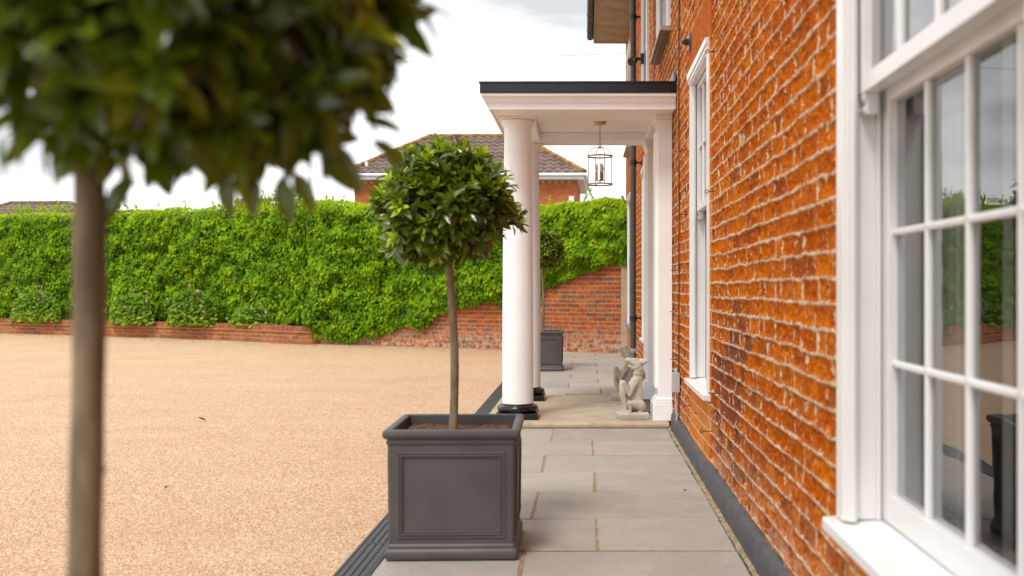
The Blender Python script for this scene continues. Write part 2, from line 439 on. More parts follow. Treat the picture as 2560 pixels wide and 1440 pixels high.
# ------------------------------------------------------------------ light
w = bpy.data.worlds.new('World'); scene.world = w; w.use_nodes = True
nt = w.node_tree; nt.nodes.clear()
SUN_EL, SUN_AZ = 58, 205     # azimuth clockwise from +Y; sun behind the camera to the left
out = nt.nodes.new('ShaderNodeOutputWorld'); bg = nt.nodes.new('ShaderNodeBackground')
sky = nt.nodes.new('ShaderNodeTexSky'); sky.sky_type = 'NISHITA'; sky.sun_disc = False
sky.sun_elevation = R(SUN_EL); sky.sun_rotation = R(SUN_AZ)
bgs = nt.nodes.new('ShaderNodeMix'); bgs.data_type = 'RGBA'; bgs.blend_type = 'MULTIPLY'; bgs.inputs[0].default_value = 1
nt.links.new(sky.outputs[0], bgs.inputs[6]); bgs.inputs[7].default_value = (.1, .1, .1, 1)
tc = nt.nodes.new('ShaderNodeTexCoord'); mp = nt.nodes.new('ShaderNodeMapping'); mp.inputs[3].default_value = (1.2, 1.2, 4.5)
nt.links.new(tc.outputs['Generated'], mp.inputs[0])
no = nt.nodes.new('ShaderNodeTexNoise'); no.inputs['Scale'].default_value = 2.2; no.inputs['Detail'].default_value = 5; no.inputs['Roughness'].default_value = .5
nt.links.new(mp.outputs[0], no.inputs['Vector'])
cr = nt.nodes.new('ShaderNodeValToRGB'); cr.color_ramp.elements[0].position = .36; cr.color_ramp.elements[0].color = (.40, .40, .405, 1)
cr.color_ramp.elements[1].position = .56; cr.color_ramp.elements[1].color = (.985, .985, .99, 1)
nt.links.new(no.outputs[0], cr.inputs[0])
mx = nt.nodes.new('ShaderNodeMix'); mx.data_type = 'RGBA'; mx.inputs[0].default_value = .92
nt.links.new(bgs.outputs[2], mx.inputs[6]); nt.links.new(cr.outputs[0], mx.inputs[7])
nt.links.new(mx.outputs[2], bg.inputs[0]); bg.inputs[1].default_value = 1.0
nt.links.new(bg.outputs[0], out.inputs[0])
sd = bpy.data.lights.new('sun', 'SUN'); sd.energy = 1.3; sd.angle = R(15); sd.color = (1, .97, .93)
so = bpy.data.objects.new('sun', sd); link(so); so.location = (-8, -10, 20)
dvec = Vector((math.sin(R(SUN_AZ)) * math.cos(R(SUN_EL)), math.cos(R(SUN_AZ)) * math.cos(R(SUN_EL)), math.sin(R(SUN_EL))))
so.rotation_euler = dvec.to_track_quat('Z', 'Y').to_euler()
scene.view_settings.view_transform = 'Standard'; scene.view_settings.look = 'None'
scene.view_settings.exposure = .98; scene.view_settings.gamma = 1

# ------------------------------------------------------------------ ground, drive, paving
def sheet(name, pts, z, mat, kind='structure'):
    mb = MB(); mb.add([(x, y, z) for x, y in pts], [tuple(range(len(pts)))])
    o = mb.build(name, mat); o['kind'] = kind; return o
sheet('ground', [(-600, -300), (600, -300), (600, 900), (-600, 900)], -.06, M['ground'])
sheet('driveway', [(-26, -14), (.9, -14), (.9, 18), (-5.5, 21), (-26, 32)], -.008, M['gravel'])

sv = []; sf = []; stt = []
def slab(x0, x1, y0, y1, z):
    g = .004; j = lambda: random.uniform(-.003, .003)
    x0 += g; x1 -= g; y0 += g * 2.4; y1 -= g * 2.4
    z += random.uniform(-.0015, .0015)
    c = [(x0 + j(), y0 + j()), (x1 + j(), y0 + j()), (x1 + j(), y1 + j()), (x0 + j(), y1 + j())]
    # subdivide edges so that they wander a little
    P = []
    for i in range(4):
        a = c[i]; b = c[(i + 1) % 4]
        L = math.hypot(b[0] - a[0], b[1] - a[1]); n = max(2, int(L / .05))
        for k in range(n):
            t = k / n
            P.append((a[0] + (b[0] - a[0]) * t + random.uniform(-.0018, .0018), a[1] + (b[1] - a[1]) * t + random.uniform(-.0018, .0018)))
    cx = (x0 + x1) / 2; cy = (y0 + y1) / 2
    N = len(P); base = len(sv); tint = random.random()
    for (x, y) in P: sv.append((x, y, z - .03))
    for (x, y) in P: sv.append((x, y, z - .004))
    for (x, y) in P: sv.append((x + (.004 if x < cx else -.004), y + (.004 if y < cy else -.004), z))
    for k in range(N):
        k2 = (k + 1) % N
        sf.append((base + k, base + k2, base + N + k2, base + N + k)); sf.append((base + N + k, base + N + k2, base + 2 * N + k2, base + 2 * N + k))
    sf.append(tuple(base + 2 * N + k for k in range(N)))
    stt.extend([tint] * (3 * N))
ys = [-2.6, -2.0, -1.3, -.7, 0, .6, 1.3, 1.9, 2.5, 3.12, 3.68, 4.28, 4.86, 5.52, 6.10, 6.70, 7.32, 8.02]
js = [-.25, .05]; JOINTS = []
PAVE_L, PAVE_R = -.822, .638
for i in range(len(ys) - 1):
    jx = js[(len(ys) - 2 - i) % 2] + random.uniform(-.01, .01)
    JOINTS.append((jx, ys[i], ys[i + 1])); slab(PAVE_L, jx - .0015, ys[i], ys[i + 1], 0); slab(jx + .0015, PAVE_R, ys[i], ys[i + 1], 0)
yb = [9.97, 10.6, 11.15, 11.75, 12.4, 13.0, 13.6, 14.15, 14.8, 15.4, 15.95, 16.5, 17.05]
for i in range(len(yb) - 1):
    jx = [-.18, .16][i % 2] + random.uniform(-.01, .01)
    JOINTS.append((jx, yb[i], yb[i + 1])); slab(PAVE_L - .01, jx - .004, yb[i], yb[i + 1], 0); slab(jx + .004, PAVE_R, yb[i], yb[i + 1], 0)
me = bpy.data.meshes.new('patio'); me.from_pydata(sv, [], sf)
at_ = me.attributes.new('tint', 'FLOAT', 'POINT'); at_.data.foreach_set('value', stt)
me.materials.append(M['slab']); o = link(bpy.data.objects.new('patio', me)); o['kind'] = 'structure'
sheet('patio_bedding', [(PAVE_L - .01, -2.6), (.66, -2.6), (.66, 17.1), (PAVE_L - .01, 17.1)], -.006, M['joint_dark'])
mb = MB()
for (jx, a, b) in JOINTS: mb.box(jx - .007, jx + .007, a + .006, b - .006, -.005, -.0012)
o = mb.build('patio_pointing', M['joint']); o['kind'] = 'structure'
# rough mortar strip between slabs and plinth
yy = np.arange(-2.6, 17.1, .02); n = len(yy)
xl = .638 + .012 * (vnoise(yy * 9, yy * 0, 3) - .5) + .006 * (vnoise(yy * 40, yy * 0, 4) - .5)
V = []; 
for k in range(n):
    q_ = float(fbm(yy[k] * 14, 3.3, 3, 5)) * .010
    V += [(xl[k], yy[k], -.003), (xl[k] + .007, yy[k], q_), (.70, yy[k], q_ + .004)]
Fq = []
for k in range(n - 1):
    a = 3 * k
    Fq += [(a, a + 1, a + 4, a + 3), (a + 1, a + 2, a + 5, a + 4)]
o = np_mesh('mortar_edge', V, Fq, M['strip'], smooth=True); o['kind'] = 'structure'

# drain channel
dr = empty('drain_channel', (-.892, 0, 0)); tag(dr, 'long dark grey slotted drain between gravel drive and stone slabs', 'drain')
mb = MB(); mb.box(-.07, .07, -2.6, 17.2, -.05, -.012); mb.box(-.070, -.060, -2.6, 17.2, -.012, .002); mb.box(.060, .070, -2.6, 17.2, -.012, .002)
mb.build('channel', M['drain'], dr)
for k in range(20):
    y0 = -2.6 + k * 1.0
    if y0 > 17: break
    mb = MB(); y1 = min(17.2, y0 + .995)
    for i in range(4):
        x = -.057 + i * .030
        mb.box(x, x + .0225, y0, y1, -.010, .000)
    mb.box(-.058, .058, y0, y0 + .012, -.0105, .0008); mb.box(-.058, .058, y1 - .012, y1, -.0105, .0008)
    if y0 < 9:
        yk = y0 + .03
        while yk < y1 - .03:
            mb.box(-.0575, .0575, yk, yk + .006, -.011, -.0012); yk += .028
    mb.build('grating', M['drain'], dr)

# ------------------------------------------------------------------ HOUSE
WX = .69
HY0, HY1 = -2.5, 17.4
house = empty('brick_house', (WX, 7.4, 0)); tag(house, 'large orange brick house with white sash windows along the paved path', 'house')
house_loc = Vector((WX, 7.4, 0))
hp = empty  # noqa
def hbuild(mb, name, mat, parent=house, **k):
    o = mb.build(name, mat, parent, **k); o.location = -house_loc if parent is house else (0, 0, 0); return o
# windows: (y near, y far, z sill, z top, face x, columns)
WINS = [dict(y0=1.445, y1=2.645, zs=.51, zt=2.47, xf=.648, n='ground'), dict(y0=5.66, y1=6.68, zs=.515, zt=2.47, xf=.678, n='ground'),
        dict(y0=11.1, y1=12.2, zs=.51, zt=2.47, xf=.672, n='ground'), dict(y0=15.2, y1=16.4, zs=.51, zt=2.50, xf=.672, n='ground'),
        dict(y0=8.3, y1=9.55, zs=3.22, zt=4.75, xf=.665, n='upper'), dict(y0=5.66, y1=6.68, zs=3.22, zt=4.75, xf=.672, n='upper'),
        dict(y0=11.1, y1=12.2, zs=3.22, zt=4.75, xf=.665, n='upper'), dict(y0=15.2, y1=16.4, zs=3.22, zt=4.75, xf=.665, n='upper'),
        dict(y0=1.445, y1=2.645, zs=3.22, zt=4.75, xf=.672, n='upper')]
ZE = 5.26
def lin(a, b, s): return np.arange(a, b - 1e-6, s)
cut_y = sorted({w_['y0'] + .03 for w_ in WINS} | {w_['y1'] - .03 for w_ in WINS} | {8.42, 9.38})
cut_z = sorted({w_['zs'] - .01 for w_ in WINS} | {w_['zt'] - .03 for w_ in WINS} | {2.15})
gy = np.concatenate([lin(HY0, 1.4, .2), lin(1.4, 3.5, .0095), lin(3.5, 8.0, .0125), lin(8.0, HY1, .035), [HY1]])
gz = np.concatenate([lin(.0, 3.5, .0085), lin(3.5, ZE + .3, .025), [ZE + .3]])
for c in cut_y: gy[np.argmin(abs(gy - c))] = c
for c in cut_z: gz[np.argmin(abs(gz - c))] = c
YY, ZZ = np.meshgrid(gy, gz, indexing='ij')
U = YY + .05 * (vnoise(YY * 1.1, np.floor(ZZ / .075) * 7.3, 5) - .5) + .012 * (fbm(YY * 8, ZZ * 16, 2, 6) - .5); Vv = ZZ + .010 * (fbm(YY * 1.3, ZZ * 2, 2, 9) - .5) * 2 + .007 * (fbm(YY * 9, ZZ * 9, 2, 19) - .5) * 2
course = .075; per = .34
rr = np.floor(Vv / course); fv = (Vv / course - rr) * course
p_ = np.mod(U + np.mod(rr, 2) * per / 2, per)
du = np.minimum(np.minimum(p_, abs(p_ - .2267)), per - p_); dv_ = np.minimum(fv, course - fv)
dd = np.minimum(du * 1.2, dv_)
er = np.clip((dd - .004) / .010, 0, 1)
bid = hash2(np.floor((U + np.mod(rr, 2) * per / 2) / per) * 2 + (p_ > .2267), rr, 5)
depth = er * (-.001 + .006 * bid + .026 * np.clip(fbm(YY * 16, ZZ * 20, 3, 21) - .42, 0, 1) + .010 * (fbm(YY * 45, ZZ * 55, 2, 31) - .3))
ridge = (1 - er) * .001 * (fbm(YY * 25, ZZ * 25, 2, 41))
bulge = .010 * (fbm(YY * .7, ZZ * .8, 2, 51) - .5)
for w_ in WINS:
    m_ = np.exp(-np.maximum(0, np.maximum(np.maximum(w_['y0'] - YY, YY - w_['y1']), np.maximum(w_['zs'] - ZZ, ZZ - w_['zt']))) / .25)
    bulge = bulge * (1 - m_)
XX = WX + depth - ridge - bulge
ny, nz = YY.shape
idx = np.arange(ny * nz).reshape(ny, nz)
Fw = np.stack([idx[:-1, :-1], idx[:-1, 1:], idx[1:, 1:], idx[1:, :-1]], -1).reshape(-1, 4)
cy = ((YY[:-1, :-1] + YY[1:, 1:]) / 2).ravel(); cz = ((ZZ[:-1, :-1] + ZZ[1:, 1:]) / 2).ravel()
keep = np.ones(len(cy), bool)
for w_ in WINS:
    keep &= ~((cy > w_['y0'] + .03) & (cy < w_['y1'] - .03) & (cz > w_['zs'] - .01) & (cz < w_['zt'] - .03))
keep &= ~((cy > 8.42) & (cy < 9.38) & (cz < 2.15))
Vw = np.stack([XX.ravel(), YY.ravel(), ZZ.ravel()], 1) - np.array(house_loc)
wall = np_mesh('wall', Vw, Fw[keep], M['brick'], house, smooth=True, uv=np.stack([U.ravel(), Vv.ravel()], 1))
# far gable end and back of the house, joined as shell
def uvbox_wall(name, p0, p1, z0, z1, mat, parent, loc=Vector((0, 0, 0)), thick=0, zo=0):
    p0 = Vector(p0); p1 = Vector(p1); L = (p1 - p0).length; nrm = Vector(((p1 - p0).y, -(p1 - p0).x)).normalized() * thick
    vs = [(p0.x, p0.y, z0), (p1.x, p1.y, z0), (p1.x, p1.y, z1), (p0.x, p0.y, z1)]
    uv = [(0, z0 + zo), (L, z0 + zo), (L, z1 + zo), (0, z1 + zo)]
    fs = [(0, 1, 2, 3)]
    if thick:
        vs += [(x - nrm.x, y - nrm.y, z) for x, y, z in vs]; uv += uv
        fs += [(5, 4, 7, 6), (4, 0, 3, 7), (1, 5, 6, 2), (3, 2, 6, 7)]
    o = np_mesh(name, np.array(vs) - np.array(loc), np.array(fs), mat, parent, uv=np.array(uv)); return o
o = uvbox_wall('gable_wall', (WX, HY1), (8, HY1), 0, 7.5, M['brick'], house, house_loc)
o = uvbox_wall('gable_wall', (8, HY0), (WX, HY0), 0, 7.5, M['brick'], house, house_loc)
# roof
mb = MB(); mb.prism_y([(.12, 5.33), (4.3, 7.7), (8.6, 5.33), (8.6, 5.40), (4.3, 7.80), (.12, 5.41)], HY0 - .3, HY1 + .12)
hbuild(mb, 'roof', M['rooftile'])
mb = MB(); mb.box(.165, WX + .01, HY0 - .3, HY1 + .02, ZE, ZE + .018)
hbuild(mb, 'soffit', M['soffit'])
mb = MB(); mb.box(.165, WX + .3, HY1 + .022, HY1 + .045, ZE - .012, ZE + .14); mb.box(.14, .163, HY0 - .3, HY1 + .045, ZE - .01, ZE + .15)
hbuild(mb, 'fascia_board', M['soffit'])
mb = MB()
prof = [(.085 + .058 * math.cos(R(a)), ZE + .10 + .058 * math.sin(R(a))) for a in range(180, 361, 15)] + [(.085 + .052 * math.cos(R(a)), ZE + .10 + .052 * math.sin(R(a))) for a in range(360, 179, -15)]
mb.prism_y(prof, HY0 - .3, HY1 + .05)
g_ = hbuild(mb, 'gutter', M['black_metal'], smooth=True)
for yk in np.arange(0, HY1, 1.0):
    mb = MB(); mb.prism_y([(.085 + .064 * math.cos(R(a)), ZE + .10 + .064 * math.sin(R(a))) for a in range(180, 361, 15)] + [(.085 + .055 * math.cos(R(a)), ZE + .10 + .055 * math.sin(R(a))) for a in range(360, 179, -15)], yk, yk + .06)
    mb.build('gutter_joint', M['black_gloss'], g_)
# plinth with a worn, wobbly top edge
yy = np.arange(HY0, 7.9, .02); V = []; Fq = []
for k, y in enumerate(yy):
    w1 = .006 * (vnoise(np.array([y * 8]), np.array([0.]), 5)[0] - .5) + .0008 * random.uniform(-1, 1); w2 = .008 * (vnoise(np.array([y * 11]), np.array([0.]), 8)[0] - .5)
    w1 *= .3; w2 *= .5
    V += [(.660 + w1 * .5, y, -.01), (.657 + w1, y, .06), (.660 + w1, y, .118 + w2), (.668 + w1, y, .128 + w2), (.72, y, .132 + w2)]
for k in range(len(yy) - 1):
    for j in range(4):
        a = k * 5 + j; Fq.append((a, a + 5, a + 6, a + 1))
o = np_mesh('plinth', np.array(V) - np.array(house_loc), Fq, M['plinth'], house, smooth=True)
yy = np.arange(9.85, HY1, .05); V = []; Fq = []
for k, y in enumerate(yy):
    V += [(.660, y, -.01), (.660, y, .118), (.72, y, .128)]
for k in range(len(yy) - 1):
    for j in range(2):
        a = k * 3 + j; Fq.append((a, a + 3, a + 4, a + 1))
o = np_mesh('plinth', np.array(V) - np.array(house_loc), Fq, M['plinth'], house)

def bar_h(mb, x, yA, yB, z, r=.011):          # horizontal astragal bar along y, rounded towards -x
    prof = [(x + .014, z - .008), (x + .002, z - .009), (x - .004, z - .005), (x - .004, z + .005), (x + .002, z + .009), (x + .014, z + .008)]
    mb.prism_y(prof, yA, yB)
def bar_v(mb, x, y, zA, zB):
    prof = [(x + .0145, y - .008), (x + .0015, y - .009), (x - .0045, y - .005), (x - .0045, y + .005), (x + .0015, y + .009), (x + .0145, y + .008)]
    mb.prism_z(prof, zA, zB)
def sash(mb, x, yA, yB, zA, zB, stile, rb, rt, cols, rows):
    t = .042
    mb.box(x, x + t, yA, yA + stile, zA, zB); mb.box(x, x + t, yB - stile, yB, zA, zB)
    mb.box(x + .001, x + t - .001, yA + stile, yB - stile, zA, zA + rb); mb.box(x + .001, x + t - .001, yA + stile, yB - stile, zB - rt, zB)
    a = yA + stile; b = yB - stile; c = zA + rb; d = zB - rt
    for i in range(1, cols):
        bar_v(mb, x + .013, a + (b - a) * i / cols, c, d)
    for j in range(1, rows):
        bar_h(mb, x + .0125, a, b, c + (d - c) * j / rows)
    return a, b, c, d
def make_window(w_):
    y0, y1, zs, zt, xf = w_['y0'], w_['y1'], w_['zs'], w_['zt'], w_['xf']
    up = w_['n'] == 'upper'
    mb = MB()
    aw = .066
    # architrave ring with a bead on the reveal side
    for (ya, yb_) in ((y0, y0 + aw), (y1 - aw, y1)):
        mb.box(xf, xf + .040, ya, yb_, zs, zt)
    mb.box(xf + .001, xf + .040, y0 + aw, y1 - aw, zt - aw, zt - .001)
    for yk, s_ in ((y0 + aw, 1), (y1 - aw, -1)):
        mb.box(xf + .010, xf + .036, min(yk, yk + s_ * .010), max(yk, yk + s_ * .010), zs, zt - aw)
        mb.box(xf + .020, xf + .030, min(yk + s_ * .010, yk + s_ * .016), max(yk + s_ * .010, yk + s_ * .016), zs, zt - aw)
    # head moulding
    mb.box(xf - .016, xf + .02, y0 - .004, y1 + .004, zt - .03, zt + .012)
    mb.box(xf - .008, xf + .02, y0 - .002, y1 + .002, zt - .055, zt - .031)
    # box lining
    lw = .046
    mb.box(xf + .041, xf + .150, y0 + .01, y0 + lw, zs, zt - .01); mb.box(xf + .041, xf + .150, y1 - lw, y1 - .01, zs, zt - .01)
    mb.box(xf + .041, xf + .150, y0 + lw, y1 - lw, zt - .05, zt - .011)
    # parting beads
    for yk, s_ in ((y0 + lw, 1), (y1 - lw, -1)):
        mb.box(xf + .090, xf + .100, min(yk, yk + s_ * .012), max(yk, yk + s_ * .012), zs, zt - .05)
    win = mb.build('window', M['white_frame'], house, bevel=.003); win.location = -house_loc
    a = y0 + lw + .002; b = y1 - lw - .002
    zm = zs + (1.584 - .51) * (1 if not up else .62)
    # upper sash (outer)
    mb = MB(); xu = xf + .043
    ga = sash(mb, xu, a, b, zm, zt - .051, .052, .044, .05, 4, 2)
    for yk, s_ in ((a, 1), (b, -1)):           # horns
        prof = [(xu + .002, zm + .001), (xu + .040, zm + .001), (xu + .040, zm - .052), (xu + .010, zm - .052), (xu + .004, zm - .040), (xu + .012, zm - .026), (xu + .003, zm - .014)]
        mb.prism_y(prof, min(yk, yk + s_ * .050), max(yk, yk + s_ * .050))
    us = mb.build('upper_sash', M['white_frame'], win, bevel=.002)
    mb = MB(); mb.quad((xu + .022, ga[0] - .005, ga[2] - .005), (xu + .022, ga[1] + .005, ga[2] - .005), (xu + .022, ga[1] + .005, ga[3] + .005), (xu + .022, ga[0] - .005, ga[3] + .005))
    mb.build('glass', M['glass'], win)
    mb = MB(); xl_ = xf + .104
    gb = sash(mb, xl_, a, b, zs + .004, zm + .044, .058, .070, .066, 4, 3 if not up else 2)
    mb.build('lower_sash', M['white_frame'], win, bevel=.002)
    mb = MB(); mb.quad((xl_ + .022, gb[0] - .005, gb[2] - .005), (xl_ + .022, gb[1] + .005, gb[2] - .005), (xl_ + .022, gb[1] + .005, gb[3] + .005), (xl_ + .022, gb[0] - .005, gb[3] + .005))
    mb.build('glass', M['glass'], win)
    # sill
    mb = MB(); xs = xf - .030 if not up else xf - .06
    mb.prism_y([(xs, zs - .040), (xs, zs - .012), (xs + .004, zs - .008), (xf + .16, zs + .003), (xf + .16, zs - .045), (xs + .03, zs - .045), (xs + .025, zs - .040)], y0 - .03, y1 + .028)
    mb.build('sill', M['white_frame'] if not (w_['y0'] > 15 and not up) and not up else (M['soffit'] if up else M['lead']), win, bevel=.003)
    # curtain and room
    mb = MB(); n = 140; pts = []
    for k in range(n + 1):
        y = a + (b - a) * k / n
        pts.append((xf + .26 + .020 * math.sin(k * .9 + 1.5 * math.sin(k * .21)) + .01 * math.sin(k * .31), y))
    lim = int(n * .16)
    for k in range(n):
        if lim < k < n - int(n * .21) and (k % 22) not in (0, 1): continue
        (xa, ya), (xb, yb2) = pts[k], pts[k + 1]
        mb.quad((xa, ya, zs), (xb, yb2, zs), (xb, yb2, zt), (xa, ya, zt))
    mb.build('curtain', M['curtain'], win, smooth=True)
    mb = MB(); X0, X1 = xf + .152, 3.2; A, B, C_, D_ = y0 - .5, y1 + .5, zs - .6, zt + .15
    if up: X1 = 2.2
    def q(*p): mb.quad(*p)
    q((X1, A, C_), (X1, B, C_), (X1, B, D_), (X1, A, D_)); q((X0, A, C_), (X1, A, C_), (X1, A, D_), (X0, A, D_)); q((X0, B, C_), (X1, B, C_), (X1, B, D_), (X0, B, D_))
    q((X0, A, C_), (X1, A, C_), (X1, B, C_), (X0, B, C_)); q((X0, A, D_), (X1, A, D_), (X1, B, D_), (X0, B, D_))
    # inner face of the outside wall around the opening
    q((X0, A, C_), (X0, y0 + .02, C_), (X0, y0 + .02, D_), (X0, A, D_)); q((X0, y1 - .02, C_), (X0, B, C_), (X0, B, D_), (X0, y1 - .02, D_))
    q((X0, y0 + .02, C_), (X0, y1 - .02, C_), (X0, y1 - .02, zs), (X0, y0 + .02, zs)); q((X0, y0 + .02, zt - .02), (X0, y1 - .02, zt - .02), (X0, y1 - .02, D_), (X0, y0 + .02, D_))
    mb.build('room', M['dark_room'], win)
    return win
for w_ in WINS: w_['o'] = make_window(w_)

# rubbed brick aprons, quoin closers and gauged arches round the windows
for w_ in WINS[:4]:
    A, B = w_['y0'] - .02, w_['y1'] + .02
    o = uvbox_wall('apron_brickwork', (WX - .0035, A), (WX - .0035, B), .125, w_['zs'] - .04, M['brick_new'], house, house_loc, thick=-.02)
    for (a, b) in ((w_['y0'] - .062, w_['y0'] + .01), (w_['y1'] - .01, w_['y1'] + .062)):
        uvbox_wall('closer_brickwork', (WX - .003, a), (WX - .003, b), w_['zs'] - .03, w_['zt'] + .01, M['brick_new'], house, house_loc, thick=-.02)
    uvbox_wall('gauged_arch', (WX - .005, A - .08), (WX - .005, B + .08), w_['zt'] - .01, w_['zt'] + .29, M['brick_arch'], house, house_loc, zo=-(w_['zt'] - .01), thick=-.02)

# front door in the porch recess
mb = MB(); mb.box(WX + .05, WX + .095, 8.5, 9.3, .05, 2.08)
for (a, b, c, d) in ((8.58, 8.86, .25, .9), (8.94, 9.22, .25, .9), (8.58, 8.86, 1.05, 1.95), (8.94, 9.22, 1.05, 1.95)):
    mb.box(WX + .040, WX + .051, a, b, c, d)
door = hbuild(mb, 'front_door', M['pipe_grey'], bevel=.004)
mb = MB(); mb.sphere((WX + .01, 8.62, 1.0), .03); mb.tube([(WX + .01, 8.62, 1.0), (WX + .05, 8.62, 1.0)], .01)
mb.build('handle', M['brass'], door, smooth=True)
mb = MB(); mb.box(WX - .01, WX + .11, 8.41, 8.499, .05, 2.17); mb.box(WX - .01, WX + .11, 9.301, 9.39, .05, 2.17); mb.box(WX - .01, WX + .11, 8.499, 9.301, 2.081, 2.17)
mb.build('door_frame', M['white'], door, bevel=.003)

# downpipe
dp = MB(); X, Y = .585, 12.5
dp.tube([(X, Y, 0.30), (X, Y, 4.95), (X - .08, Y, 5.12), (.10, Y, 5.25), (.085, Y, 5.33)], .036, 16)
dp.tube([(X, Y, .30), (X + .0, Y, .14), (X - .05, Y, .05)], .036, 16)
pipe = hbuild(dp, 'downpipe', M['pipe_grey'], smooth=True)
for z in (.72, 2.62, 4.4):
    mb = MB(); mb.tube([(X, Y, z - .03), (X, Y, z + .03)], .044, 16); mb.box(X + .03, WX + .005, Y - .008, Y + .008, z - .012, z + .012); mb.box(WX - .012, WX + .005, Y - .07, Y + .07, z - .03, z + .03)
    mb.build('bracket', M['black_metal'], pipe, smooth=True)
# security floodlight
mb = MB(); Y = 12.15; c = at(1592, 148, Y)
z = c.z
mb.box(WX - .035, WX + .005, Y - .05, Y + .05, z - .06, z + .06); mb.tube([(WX - .03, Y, z), (WX - .10, Y, z + .01)], .018, 12)
sl = hbuild(mb, 'security_light', M['black_metal'], bevel=.004)
mb = MB(); cx_ = at(1578, 148, Y).x
mb.lathe([(.045, -.03), (.052, .0), (.052, .04), (.046, .045)], n=20)
o = mb.build('lamp_head', M['black_gloss'], sl, smooth=True); o.location = (cx_ + .02, Y, z - .02); o.rotation_euler = (R(115), 0, R(-35))
mb = MB(); mb.lathe([(.044, 0), (.04, .004)], n=20)
o = mb.build('lens', M['box_grey'], sl); o.location = (cx_ + .005, Y - .035, z - .034); o.rotation_euler = (R(115), 0, R(-35))
# pattress plate
Y = 6.66; z = 1.1 + (718 - 105) / F * Y
mb = MB(); pr = [(.001, -.014), (.020, -.016), (.024, -.010), (.060, -.008), (.066, -.004), (.066, .012)]
mb.lathe(pr, n=28); o = hbuild(mb, 'anchor_plate', M['black_metal'], smooth=True); o.rotation_euler = (0, R(90), 0); o.location = Vector((WX - .006, Y, z)) - house_loc
mb = MB(); mb.lathe([(.012, -.055), (.012, -.014)], n=8); mb.lathe([(.022, -.04), (.022, -.018)], n=6)
mb.build('bolt', M['black_metal'], o)
# vine eyes / nails in the wall: (wall px, tip px, y px, ring?)
EYES = [(1792, 1772, 129, 1), (1719, 1707, 375, 1), (1788, 1771, 479, 1), (1719, 1702, 537, 0), (1695, 1676, 677, 0), (1707, 1696, 671, 0), (1718, 1707, 681, 0),
        (1693, 1674, 781, 0), (1718, 1700, 788, 0), (1690, 1676, 900, 0), (1704, 1692, 898, 0), (1693, 1683, 1029, 0), (1729, 1715, 1014, 1), (1780, 1758, 1078, 1),
        (1796, 1771, 984, 0), (1817, 1794, 896, 0), (1880, 1854, 930, 0), (1747, 1734, 1034, 0), (1804, 1790, 771, 0)]
for (wp, tp, py, ring) in EYES:
    Y = yw(wp, WX); a = at(wp, py, Y); b = at(tp, py - (2 if not ring else 0), Y)
    mb = MB(); mb.tube([a + Vector((.012, 0, 0)), b], .0026 if Y > 3 else .003, 6)
    if ring: mb.ring(b + Vector((-.008, 0, 0)), (0, 1, 0), .0085, .0024, 16, 6)
    hbuild(mb, 'vine_eye', M['rust'])
# cables on the wall
mb = MB(); rnd = random.Random(3)
pts = [(WX - .006, 7.47 + .01 * math.sin(z * 3), z) for z in np.arange(.12, 5.2, .12)]
mb.tube(pts, .0045, 6); hbuild(mb, 'cable', M['cable'])
mb = MB(); pts = [(WX - .008, 10.15 + .01 * math.sin(z * 3), z) for z in np.arange(2.7, 5.2, .2)]
mb.tube(pts, .005, 6); hbuild(mb, 'cable', M['cable'])
mb = MB(); mb.box(WX - .055, WX - .002, 7.44, 7.53, .335, .475); mb.tube([(WX - .025, 7.485, .475), (WX - .025, 7.485, .51)], .012, 10); mb.tube([(WX - .025, 7.485, .335), (WX - .018, 7.485, .06)], .008, 10)
hbuild(mb, 'junction_box', M['box_grey'], bevel=.004)

# ------------------------------------------------------------------ PORCH
PL = Vector((0, 8.7, 0))
porch = empty('porch', PL); tag(porch, 'white porch with black edged flat roof on round columns over the front door', 'porch')
def pb(mb, name, mat, parent=porch, **k):
    o = mb.build(name, mat, parent, **k)
    if parent is porch: o.location = -PL
    return o
FY, BY, LX, ZB = 7.72, 9.82, -.796, 2.452
# step
mb = MB()
prof = [(7.975, 0.0), (7.965, .012), (7.966, .030), (7.974, .041), (7.99, .046), (9.99, .046), (10.0, .036), (10.0, -.02), (7.975, -.02)]
mb.prism_x(prof, -.80, .655)
pb(mb, 'step', M['step'], bevel=.004)
# roof slab with black painted edge
mb = MB(); mb.box(LX, WX - .002, FY, BY, 2.566, 2.648); mb.box(LX - .006, WX - .002, FY - .006, BY + .006, 2.636, 2.655)
pb(mb, 'roof', M['black_gloss'], bevel=.006)
mb = MB(); mb.prism_x([(FY + .10, 2.655), (FY + .03, 2.656), (FY + .03, 2.74), (BY, 2.74), (BY, 2.655)], WX - .022, WX - .006)
pb(mb, 'flashing', M['lead'])
# cornice: stepped profile swept round three sides
def swept(prof, mb, inner=.20):
    # prof: list of (offset outward, z); outline: rectangle LXo..WX, FYo..BYo
    base = (LX + .075, FY + .075, BY - .05)
    rows = []
    for off, z in prof:
        rows.append([(WX - .003, base[1] - off, z), (base[0] - off, base[1] - off, z), (base[0] - off, base[2] + off * .5, z), (WX - .003, base[2] + off * .5, z)])
    vs = [p for r in rows for p in r]; fs = []
    for i in range(len(rows) - 1):
        for k in range(3): fs.append((i * 4 + k, i * 4 + k + 1, (i + 1) * 4 + k + 1, (i + 1) * 4 + k))
    mb.add(vs, fs)
prof = [(.0, 2.462), (.004, ZB), (.012, ZB), (.014, 2.500), (.026, 2.502), (.026, 2.511), (.030, 2.5115), (.034, 2.522), (.042, 2.533), (.052, 2.540), (.052, 2.545), (.064, 2.547), (.064, 2.5655), (-.05, 2.5655)]
mb = MB(); swept(prof, mb); pb(mb, 'cornice', M['white'])
